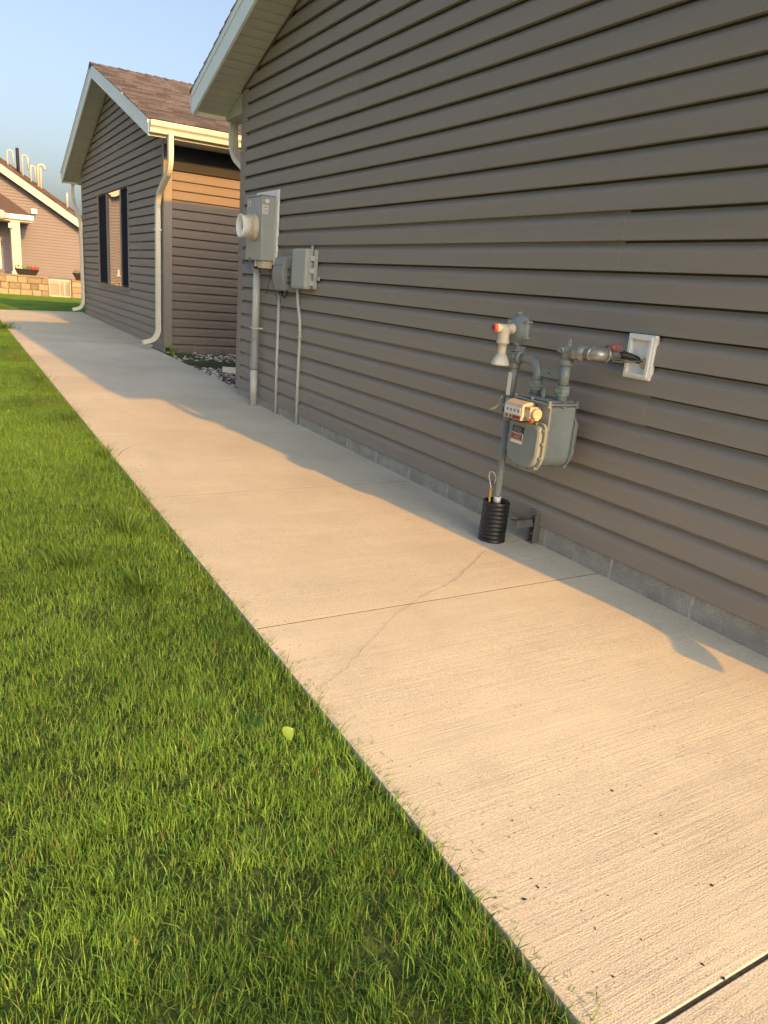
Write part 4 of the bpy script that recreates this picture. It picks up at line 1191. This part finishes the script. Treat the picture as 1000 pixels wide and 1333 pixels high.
for (dx, dz) in ((0.045, 0.028), (0.045, -0.026), (0.05, 0.032)): q.rbox(GX + dx - 0.004, GX + dx + 0.004, 2.066, 2.086, 0.93 + dz - 0.006, 0.93 + dz + 0.006, 0.002)
q.tube([(GX + 0.045, 2.060, 0.955), (GX + 0.052, 2.052, 0.93), (GX + 0.06, 2.052, 0.912), (GX + 0.09, 2.048, 0.908), (GX + 0.14, 2.03, 0.914), (-0.02, 2.006, 0.917), (0.0, 2.003, 0.915)], 0.0035, 8); P('bonding_clamp', q, M_brkt)
q = MB(); q.tube([(GX + 0.110, 2.075, 0.931), (GX + 0.135, 2.068, 0.934), (GX + 0.165, 2.05, 0.927), (GX + 0.19, 2.025, 0.915), (0.02, 1.998, 0.908)], 0.0135, 14, scale=[0.9, 1.15, 1, 1, 1]); P('black_hose', q, M_rubber)
# body
cy = 2.319
def shield(w, zt, zb, rt, rb, n=7):
    pts = []
    for (cx_, cz_, r, a0) in ((w / 2 - rt, zt - rt, rt, 0), (-w / 2 + rt, zt - rt, rt, 90), (-w / 2 + rb, zb + rb, rb, 180), (w / 2 - rb, zb + rb, rb, 270)):
        for k in range(n + 1):
            a = math.radians(a0 + 90 * k / n); pts.append((cx_ + r * math.cos(a), cz_ + r * math.sin(a)))
    return pts
def shell(mb, layers):
    """layers: (x, outline) stacked along x"""
    n = len(layers[0][1]); vs = []
    for x, o in layers: vs += [(x, cy + a, b) for a, b in o]
    fs = []
    for i in range(len(layers) - 1):
        for j in range(n): fs.append((i * n + j, i * n + (j + 1) % n, (i + 1) * n + (j + 1) % n, (i + 1) * n + j))
    fs.append(tuple(range(n - 1, -1, -1))); fs.append(tuple((len(layers) - 1) * n + j for j in range(n)))
    mb.add(vs, fs, smooth=True)
q = MB(); shell(q, [(-0.272, shield(0.212, 0.705, 0.437, 0.014, 0.075)), (-0.262, shield(0.216, 0.707, 0.434, 0.014, 0.077)), (-0.255, shield(0.206, 0.706, 0.440, 0.014, 0.073)), (-0.145, shield(0.206, 0.706, 0.440, 0.014, 0.073)), (-0.138, shield(0.216, 0.707, 0.434, 0.014, 0.077)), (-0.128, shield(0.212, 0.705, 0.437, 0.014, 0.075))])
body = P('meter_body', q, M_gas)
body.data.polygons.foreach_set('use_smooth', [len(p.vertices) == 4 for p in body.data.polygons])
q = MB(); shell(q, [(-0.2725, shield(0.222, 0.634, 0.420, 0.030, 0.080)), (-0.283, shield(0.222, 0.634, 0.420, 0.030, 0.080)), (-0.285, shield(0.218, 0.632, 0.424, 0.028, 0.078)), (-0.286, shield(0.196, 0.622, 0.434, 0.024, 0.070)), (-0.300, shield(0.190, 0.618, 0.438, 0.022, 0.067)), (-0.305, shield(0.176, 0.611, 0.445, 0.018, 0.062))])
fc = P('front_cover', q, M_gas); fc.data.polygons.foreach_set('use_smooth', [False] * len(fc.data.polygons))
q = MB(); shell(q, [(-0.1275, shield(0.222, 0.662, 0.425, 0.030, 0.080)), (-0.117, shield(0.222, 0.662, 0.425, 0.030, 0.080)), (-0.114, shield(0.214, 0.652, 0.434, 0.026, 0.074)), (-0.098, shield(0.204, 0.646, 0.440, 0.022, 0.068)), (-0.090, shield(0.190, 0.640, 0.447, 0.018, 0.062))])
bc = P('back_cover', q, M_gas); bc.data.polygons.foreach_set('use_smooth', [False] * len(bc.data.polygons))
for (x, s) in ((-0.286, -1), (-0.1135, 1)):
    for (a, b) in ((0.104, 0.605), (0.105, 0.55), (0.103, 0.49), (0.080, 0.444), (0.03, 0.428), (-0.03, 0.428), (-0.080, 0.444), (-0.103, 0.49), (-0.105, 0.55), (-0.104, 0.605), (0.055, 0.626), (-0.055, 0.626)):
        q = MB(); q.lathe((x + s * -0.0165, cy + a, b), (s, 0, 0), [(0, 0.0075), (0.018, 0.0075)], 10); q.hexnut((x + s * 0.004, cy + a, b), (1, 0, 0), 0.0062, 0.005); q.build('cover_bolt', M_gas, fc if s < 0 else bc)
q = MB(); q.rbox(-0.285, -0.122, cy - 0.112, cy + 0.112, 0.7075, 0.718, 0.004); q.rbox(-0.272, -0.135, cy - 0.100, cy + 0.100, 0.7185, 0.727, 0.006)
tc = P('top_cover', q, M_gas)
q = MB(); q.lathe((GX - 0.02, cy, 0.727), (0, 0, 1), [(0, 0.012), (0.012, 0.010), (0.02, 0.006), (0.034, 0.005), (0.036, 0.0)], 12); q.build('vent_stud', M_gas, tc)
for (x, a) in ((-0.279, -0.105), (-0.279, 0.0), (-0.128, -0.105), (-0.2, -0.106), (-0.279, 0.105), (-0.128, 0.105), (-0.2, 0.106)):
    q = MB(); q.lathe((x, cy + a, 0.698), (0, 0, 1), [(0, 0.009), (0.0105, 0.009)], 12); q.hexnut((x, cy + a, 0.7225), (0, 0, 1), 0.0075, 0.007); q.build('cover_bolt', M_gas, tc)
# index
q = MB(); sec = [(-0.344, 0.632), (-0.344, 0.684)] + [(-0.344 + 0.08 * (1 - math.cos(math.radians(a))) * 0.55, 0.684 + 0.024 * math.sin(math.radians(a))) for a in (30, 60, 90)] + [(-0.273, 0.704), (-0.273, 0.632)]
q.prism([(x, 2.300, z) for x, z in sec], (0, 0.112, 0)); ix = P('index_box', q, M_index, bevel=0.003)
q = MB(); q.box(-0.3465, -0.3445, 2.305, 2.405, 0.652, 0.684); q.build('dial_plate', M_whitelabel, ix)
q = MB(); q.box(-0.3462, -0.3445, 2.305, 2.352, 0.636, 0.649); q.build('red_plate', M_redlabel, ix)
for k in range(4):
    q = MB(); q.lathe((-0.3466, 2.318 + k * 0.023, 0.669), (-1, 0, 0), [(0, 0.0062), (0.0006, 0.0062)], 12); q.build('dial', M_pvc_dark, ix)
    q = MB(); q.box(-0.3480, -0.3474, 2.3175 + k * 0.023, 2.3195 + k * 0.023, 0.668, 0.674); q.build('pointer', M_ink, ix)
for k in range(2):
    q = MB(); q.lathe((-0.3445, 2.366 + k * 0.024, 0.642), (-1, 0, 0), [(0, 0.0052), (0.0012, 0.0052)], 12); q.build('test_dial', M_ink, ix)
q = MB(); q.rbox(-0.330, -0.2735, 2.262, 2.2995, 0.640, 0.694, 0.006); q.cyl((-0.305, 2.262, 0.667), (-0.305, 2.244, 0.667), 0.022, 18); q.rbox(-0.322, -0.30, 2.238, 2.262, 0.642, 0.655, 0.003); q.build('gear_housing', M_index, ix)
q = MB(); q.cyl((-0.322, 2.256, 0.640), (-0.330, 2.256, 0.640), 0.010, 14); q.build('seal_plug', M_orange, ix)
q = MB(); q.rbox(-0.3445, -0.312, 2.2965, 2.2995, 0.645, 0.69, 0.001); q.build('side_plate', M_beige, ix)
for zz, yy in ((0.688, 2.292), (0.688, 2.27), (0.648, 2.285)):
    q = MB(); q.cyl((-0.330, yy, zz), (-0.334, yy, zz), 0.004, 8); q.build('screw', M_brkt, ix)
# badges on the front cover
q = MB(); q.box(-0.3068, -0.3052, 2.312, 2.385, 0.574, 0.600); q.build('black_badge', M_blacklabel, fc)
q = MB(); q.box(-0.3068, -0.3052, 2.316, 2.389, 0.528, 0.571); q.build('white_badge', M_whitelabel, fc)
q = MB(); q.box(-0.3078, -0.3069, 2.318, 2.387, 0.542, 0.569); q.build('red_badge', M_redlabel, fc)
q = MB()
for k in range(4): q.box(-0.3088, -0.3079, 2.324 + (k % 2) * 0.008, 2.378 - (k % 3) * 0.006, 0.5455 + k * 0.006, 0.5475 + k * 0.006)
for k in range(4): q.box(-0.3078, -0.3069, 2.32 + (k % 2) * 0.01, 2.378, 0.577 + k * 0.0055, 0.5785 + k * 0.0055)
q.build('badge_print', mat('grey_print', (0.4, 0.38, 0.36)), fc)

# corrugated sleeve round the riser
pot = MB(); pr = []
hh = 0.196; zb_ = gz(2.55) - 0.004; nr = 10
for k in range(nr):
    z_ = k * hh / nr; s_ = hh / nr
    pr += [(z_, 0.0575), (z_ + s_ * 0.22, 0.0635), (z_ + s_ * 0.62, 0.0640), (z_ + s_ * 0.82, 0.0575)]
pr += [(hh, 0.0600), (hh + 0.001, 0.0545)]
pr += [(hh - 0.02, 0.0530), (0.01, 0.0530)]
n_ = 30; vs = []; fs = []; rr = random.Random(2)
for i, (t, r) in enumerate(pr):
    for jx in range(n_):
        a = 2 * math.pi * jx / n_
        wob = 1 + 0.03 * noise.noise(Vector((math.cos(a) * 1.2, math.sin(a) * 1.2, t * 9)))
        rag = (0.006 * noise.noise(Vector((math.cos(a) * 5, math.sin(a) * 5, 1)))) if (i < 2) else 0
        vs.append((GX + r * wob * math.cos(a), 2.553 + r * wob * math.sin(a), zb_ + t + rag))
for i in range(len(pr) - 1):
    for jx in range(n_): fs.append((i * n_ + jx, i * n_ + (jx + 1) % n_, (i + 1) * n_ + (jx + 1) % n_, (i + 1) * n_ + jx))
pot.add(vs, fs, smooth=True)
tag(pot.build('pipe_sleeve', M_pot), 'black corrugated plastic sleeve standing round the foot of the gas riser', 'pipe sleeve')
st = MB(); st.tube([(GX - 0.018, 2.585, 0.03), (GX - 0.018, 2.583, 0.262)], 0.0055, 10)
tw = thing('tracer_wire', (GX - 0.018, 2.585, 0.03), 'yellow tracer tube with a white wire loop inside the black sleeve', 'tracer wire')
st.build('yellow_tube', M_yellow, tw)
st = MB(); st.tube([(GX - 0.018, 2.583, 0.262), (GX - 0.020, 2.590, 0.285), (GX - 0.022, 2.603, 0.31), (GX - 0.022, 2.600, 0.335), (GX - 0.018, 2.578, 0.338), (GX - 0.012, 2.562, 0.315), (GX - 0.012, 2.570, 0.285)], 0.0022, 8)
st.build('wire_loop', M_whitelabel, tw)

# zinc bracket holding the riser to the foundation
bk = thing('pipe_bracket', (-0.02, 2.46, 0.02), 'zinc strut bracket bolted to the block foundation beside the black sleeve', 'bracket')
q = MB(); q.box(-0.052, -0.0145, 2.437, 2.441, 0.018, 0.158); q.box(-0.052, -0.0145, 2.474, 2.478, 0.018, 0.158); q.box(-0.0185, -0.0145, 2.4415, 2.4735, 0.018, 0.158); q.build('strut_channel', M_brkt, bk)
q = MB(); q.box(-0.150, -0.053, 2.452, 2.490, 0.128, 0.134); q.box(-0.150, -0.053, 2.452, 2.456, 0.098, 0.1275); q.build('arm', M_brkt, bk)
q = MB(); q.tube([(-0.12, 2.47, 0.137), (-0.16, 2.50, 0.137), (-0.176, 2.55, 0.137), (-0.17, 2.60, 0.137)], 0.004, 8); q.build('pipe_clamp', M_brkt, bk)
q = MB(); q.cyl((-0.095, 2.458, 0.108), (-0.03, 2.458, 0.108), 0.0045, 8); q.hexnut((-0.05, 2.458, 0.108), (1, 0, 0), 0.011, 0.008); q.build('bolt', M_galv, bk)
q = MB(); q.hexnut((-0.026, 2.458, 0.062), (1, 0, 0), 0.013, 0.010); q.cyl((-0.03, 2.458, 0.062), (-0.045, 2.458, 0.062), 0.005, 8); q.build('bolt', M_galv, bk)
q = MB(); q.hexnut((-0.03, 2.485, 0.168), (0, 0, 1), 0.010, 0.010); q.build('bolt', M_brkt, bk)

# white mounting block where the pipe enters the wall
wp = thing('mounting_block', (0, 2.022, 0.935), 'white rectangular mounting block on the siding where the gas hose enters', 'mounting block')
q = MB()
ya, yb, za, zb = 1.957, 2.088, 0.849, 1.019
x0 = -0.041
for (o, xa_, xb_) in ((0.0, x0 + 0.008, -0.010), (0.008, x0, x0 + 0.0079)):
    t = 0.021 - o
    A, B, C_, D = ya + o, yb - o, za + o, zb - o
    q.box(xa_, xb_, A, B, C_, C_ + t); q.box(xa_, xb_, A, B, D - t, D); q.box(xa_, xb_, A, A + t, C_ + t + .0002, D - t - .0002); q.box(xa_, xb_, B - t, B, C_ + t + .0002, D - t - .0002)
q.build('frame', M_white, wp, bevel=0.0015)
q = MB(); q.box(-0.021, -0.010, ya + 0.0212, yb - 0.0212, za + 0.0212, zb - 0.0212); q.build('recessed_panel', M_white, wp)
q = MB(); q.lathe((-0.0215, 2.001, 0.910), (-1, 0, 0), [(0, 0.021), (0.002, 0.021), (0.004, 0.016)], 18); q.build('sealant_ring', M_index, wp)

# ------------------------------------------------------------------ small things on the ground
sp_ = [(-0.706, 0.971, 7), (-1.066, 0.968, 7), (-1.028, 0.859, 5), (-1.089, 0.822, 7), (-1.359, 0.987, 5), (-1.399, 0.949, 5), (-1.434, 0.817, 7), (-1.478, 0.805, 10), (-1.32, 0.742, 5), (-1.394, 0.734, 4), (-1.401, 0.693, 5),
       (-1.102, 0.668, 8), (-1.445, 0.605, 7), (-1.283, 0.551, 10), (-1.269, 0.517, 7), (-1.528, 0.83, 5), (-1.553, 0.907, 4), (-1.198, 1.011, 4), (-0.986, 0.955, 5), (-1.065, 0.853, 4)]
rr = random.Random(21)
sp_ += [(rr.uniform(-1.5, -0.5), rr.uniform(0.55, 1.4), rr.uniform(1.2, 4.2)) for _ in range(120)]
sp_ += [(rr.uniform(-1.4, -0.3), rr.uniform(1.4, 3.0), rr.uniform(1.0, 2)) for _ in range(14)]
big = 0
dm = MB()
for (x, y, s) in sp_:
    r = s * 0.00040
    t = MB() if s >= 5 else dm
    for k in range(rr.choice([1, 2, 3]) if s >= 5 else 1):
        pv, pf = protos[rr.randrange(14)]
        ox, oy = rr.uniform(-r, r), rr.uniform(-r, r); a = rr.uniform(0.7, 1.6)
        t.add([(x + ox + v.x * r * a, y + oy + v.y * r, gz(y) + 0.0008 + (v.z + 0.3) * r * 0.28) for v in pv], pf)
    if s >= 5:
        o = t.build('dirt_crumb', M_speck); tag(o, 'small dark crumb of dirt lying on the sunlit near slab', 'dirt crumb', 'dirt crumbs on the near slab')
tag(dm.build('debris_specks', M_speck), 'tiny dark specks of debris scattered over the concrete', kind='stuff')

def leaf(x, y, z, L_, W_, yaw, tilt, m, label):
    mb = MB(); n = 8; vs = []
    ca, sa = math.cos(yaw), math.sin(yaw)
    for i in range(n + 1):
        t = i / n; w = W_ * math.sin(math.pi * min(0.999, t ** 0.75)) ** 0.8 + 0.0003
        for k in (-1, 0, 1):
            u = (t - 0.5) * L_; v = k * w / 2; h = 0.12 * W_ * abs(k) + 0.25 * L_ * (t - 0.5) ** 2
            vs.append((x + ca * u - sa * v, y + sa * u + ca * v, z + h + tilt * v))
    fs = []
    for i in range(n):
        for k in range(2): fs.append((i * 3 + k, i * 3 + k + 1, i * 3 + k + 4, i * 3 + k + 3))
    mb.add(vs, fs, smooth=True)
    mb.tube([(x - ca * L_ * .5, y - sa * L_ * .5, z + .06 * L_), (x - ca * L_ * .75, y - sa * L_ * .75, z - 0.005)], 0.0008, 5)
    tag(mb.build('leaf', m), label, 'leaf', 'leaves fallen on the lawn')
leaf(-1.718, 1.404, 0.062, 0.036, 0.026, 0.4, 0.9, M_leaf, 'lime green leaf on the lawn nearest the camera')
leaf(-1.698, 2.602, 0.070, 0.036, 0.026, 1.7, 1.2, M_leaf, 'small lime green leaf on the lawn further from the camera')

# ------------------------------------------------------------------ grass
def blade(mb, x, y, z, h, w, yaw, lean, rr, tone, dry, seg=2):
    ca, sa = math.cos(yaw), math.sin(yaw)
    tw_ = yaw + math.pi / 2 + rr.uniform(-0.7, 0.7)
    wx, wy = math.cos(tw_) * w / 2, math.sin(tw_) * w / 2
    vs = []
    for i in range(seg):
        t = i / seg; k = 1 - 0.35 * t
        ox = lean * h * t * t
        vs += [(x + ca * ox - wx * k, y + sa * ox - wy * k, z + h * t * (1 - 0.25 * lean * t)), (x + ca * ox + wx * k, y + sa * ox + wy * k, z + h * t * (1 - 0.25 * lean * t))]
    vs.append((x + ca * lean * h, y + sa * lean * h, z + h * (1 - 0.25 * lean)))
    fs = [(2 * i, 2 * i + 1, 2 * i + 3, 2 * i + 2) for i in range(seg - 1)] + [(2 * seg - 2, 2 * seg - 1, 2 * seg)]
    mb.add(vs, fs, tone=tone, dry=dry)

tile_col = bpy.data.collections.new('grass_tiles')
TS = 0.5
def make_tile(i, nb):
    rr = random.Random(100 + i); mb = MB()
    # bent tufts: blades of one tuft share a direction
    tufts = [(rr.uniform(-TS / 2, TS / 2), rr.uniform(-TS / 2, TS / 2), rr.uniform(0, 6.28), rr.uniform(0.75, 1.25), rr.uniform(-.18, .18)) for _ in range(110)]
    for k in range(nb):
        t = tufts[rr.randrange(len(tufts))]
        x = t[0] + rr.gauss(0, 0.022) ; y = t[1] + rr.gauss(0, 0.022)
        if rr.random() < 0.35: x, y = rr.uniform(-TS / 2, TS / 2), rr.uniform(-TS / 2, TS / 2)
        x = max(-TS / 2, min(TS / 2, x)) if rr.random() < .0 else ((x + TS / 2) % TS) - TS / 2
        y = ((y + TS / 2) % TS) - TS / 2
        h = min(0.040, max(0.014, rr.gauss(0.030, 0.008) * t[3])); w = rr.uniform(0.0012, 0.0026)
        yaw = t[2] + rr.gauss(0, 0.9)
        lean = min(1.4, abs(rr.gauss(0.6, 0.38)))
        tone = max(0, min(1, rr.gauss(0.36 + t[4], 0.34)))
        dry = rr.uniform(0, 0.30) + (0.5 if rr.random() < 0.035 else 0)
        blade(mb, x, y, -0.005, h, w, yaw, lean, rr, tone, dry)
    me_o = mb.build('grass_tile', M_grass)
    COL.objects.unlink(me_o); tile_col.objects.link(me_o)
for i in range(5): make_tile(i, 9000)

pts = []; rr = random.Random(77)
nx_ = 0; x = -1.56 - TS / 2
while x > -8.5:
    y = -1.25
    while y < 15.0 - TS / 2 + 0.01:
        pts.append((x, y, gz(y) - 0.020)); y += TS
    x -= TS
x = -6.5
while x < 4.0:
    y = max(16.3, edge(x)) + TS / 2 if x > -3 else 16.5
    if x > 0.2: y = 17.8
    while y < 32.9:
        pts.append((x, y, gz(y) - 0.03)); y += TS
    x += TS
me = bpy.data.meshes.new('lawn_grass'); me.from_pydata(pts, [], [])
a = me.attributes.new('rot', 'FLOAT', 'POINT'); a.data.foreach_set('value', [rr.randrange(4) * math.pi / 2 for _ in pts])
a = me.attributes.new('pick', 'INT', 'POINT'); a.data.foreach_set('value', [rr.randrange(5) for _ in pts])
a = me.attributes.new('hs', 'FLOAT', 'POINT'); a.data.foreach_set('value', [0.94 + 0.22 * noise.noise(Vector((p[0] * .6, p[1] * .6, 0))) for p in pts])
lawn = bpy.data.objects.new('lawn_grass', me); COL.objects.link(lawn)
me.materials.append(M_grass)
ng = bpy.data.node_groups.new('scatter_tiles', 'GeometryNodeTree')
ng.interface.new_socket('Geometry', in_out='INPUT', socket_type='NodeSocketGeometry')
ng.interface.new_socket('Geometry', in_out='OUTPUT', socket_type='NodeSocketGeometry')
gi = ng.nodes.new('NodeGroupInput'); go = ng.nodes.new('NodeGroupOutput')
ci = ng.nodes.new('GeometryNodeCollectionInfo'); ci.inputs[0].default_value = tile_col; ci.inputs[1].default_value = True; ci.inputs[2].default_value = True
iop = ng.nodes.new('GeometryNodeInstanceOnPoints')
iop.inputs['Pick Instance'].default_value = True
def nattr(nm, ty):
    n = ng.nodes.new('GeometryNodeInputNamedAttribute'); n.data_type = ty; n.inputs[0].default_value = nm; return n.outputs[0]
cx = ng.nodes.new('ShaderNodeCombineXYZ'); cs = ng.nodes.new('ShaderNodeCombineXYZ')
cs.inputs[0].default_value = 1; cs.inputs[1].default_value = 1
L = ng.links.new
L(nattr('rot', 'FLOAT'), cx.inputs[2]); L(nattr('hs', 'FLOAT'), cs.inputs[2])
L(gi.outputs[0], iop.inputs['Points']); L(ci.outputs[0], iop.inputs['Instance']); L(nattr('pick', 'INT'), iop.inputs['Instance Index'])
L(cx.outputs[0], iop.inputs['Rotation']); L(cs.outputs[0], iop.inputs['Scale']); L(iop.outputs[0], go.inputs[0])
md = lawn.modifiers.new('scatter', 'NODES'); md.node_group = ng
tag(lawn, 'mown green lawn along the left side of the walk', kind='stuff')

# ragged fringe of blades leaning over the slab edge
fr = MB(); rr = random.Random(31)
y = 0.0
while y < 15.0:
    dens = 0.0018 if y < 2 else (0.003 if y < 5 else 0.008)
    y += rr.expovariate(1 / dens)
    clump = 0.6 + 0.8 * (noise.noise(Vector((y * 2.3, 4, 0))) + 0.5)
    if rr.random() > clump: continue
    blade(fr, -1.56 + rr.gauss(-0.012, 0.008), y, gz(y) - 0.03, max(.018, rr.gauss(0.044, 0.011)), rr.uniform(.002, .0036), rr.gauss(0, 0.9), min(1.2, abs(rr.gauss(0.5, 0.3))), rr, max(0, min(1, rr.gauss(.4, .3))), rr.uniform(0, .42), 3)
tag(fr.build('edge_grass', M_grass), 'ragged blades of grass leaning over the edge of the walk', kind='stuff')

# clippings and dry bits blown onto the slab edge
cl_ = MB(); rr = random.Random(41)
for k in range(520):
    y = 0.35 + 7 * rr.random() ** 1.6; x = -1.555 + abs(rr.gauss(0, 0.045)); a = rr.uniform(0, 6.28); l = rr.uniform(.004, .016); w = rr.uniform(.0006, .0016)
    dx, dy = math.cos(a) * l, math.sin(a) * l; z = gz(y) + rr.uniform(.0008, .0022)
    cl_.add([(x, y, z), (x + dx, y + dy, z + .0006), (x + dx - dy * w / l, y + dy + dx * w / l, z + .0012), (x - dy * w / l, y + dx * w / l, z + .001)], [(0, 1, 2, 3)], tone=rr.random(), dry=rr.uniform(0, .6))
tag(cl_.build('grass_clippings', M_grass), 'dry grass clippings scattered along the lawn edge of the walk', kind='stuff')

# coarse tufts standing out of the lawn
def tuft(x, y, n, h, spread, label, seed, m=M_coarse, lean=0.7):
    rr = random.Random(seed); mb = MB()
    for k in range(n):
        a = rr.uniform(0, 6.28); d = abs(rr.gauss(0, spread))
        blade(mb, x + math.cos(a) * d, y + math.sin(a) * d, gz(y) - 0.02, h * rr.uniform(.6, 1.15), rr.uniform(.0032, .0058), a + rr.gauss(0, .5), min(1.3, abs(rr.gauss(lean, .25))), rr, rr.uniform(.1, .8), 0.0, 4)
    tag(mb.build('grass_tuft', m), label, 'grass tuft', 'coarse tufts in the lawn')
tuft(-1.747, 3.118, 90, 0.10, 0.06, 'dark coarse grass tuft beside the walk, level with the second visible joint', 1)
tuft(-1.997, 2.777, 90, 0.10, 0.07, 'pale coarse grass tuft furthest left in the lawn', 2)
tuft(-1.82, 2.50, 80, 0.095, 0.06, 'coarse grass tuft closest to the further lime leaf', 3)
tuft(-1.60, 4.47, 50, 0.10, 0.03, 'tuft leaning onto the concrete halfway along the walk', 4)
tuft(-1.66, 5.6, 60, 0.10, 0.05, 'tuft at the walk edge just before the step in the shade line', 6)
tuft(-1.66, 7.4, 70, 0.12, 0.07, 'low tuft at the walk edge opposite the gravel recess', 7)
tuft(-1.60, 12.6, 260, 0.14, 0.10, 'broad tuft covering the walk edge at the far end', 8)

# young weed at the foot of the far house corner
wd = MB(); rr = random.Random(3)
for k in range(22):
    a = rr.uniform(0, 6.28)
    blade(wd, 0.215 + rr.gauss(0, .012), 9.95 + rr.gauss(0, .02), gz(10) - 0.03, rr.uniform(.10, .22), rr.uniform(.012, .020), a, rr.uniform(.4, .95), rr, rr.uniform(.6, 1), 0.0, 5)
tag(wd.build('weed', grass_mat('weed_leaves', (0.16, 0.26, 0.03), (0.30, 0.38, 0.06), (0.2, 0.2, 0.06))), 'bright green weed growing at the foot of the far house corner', 'weed')
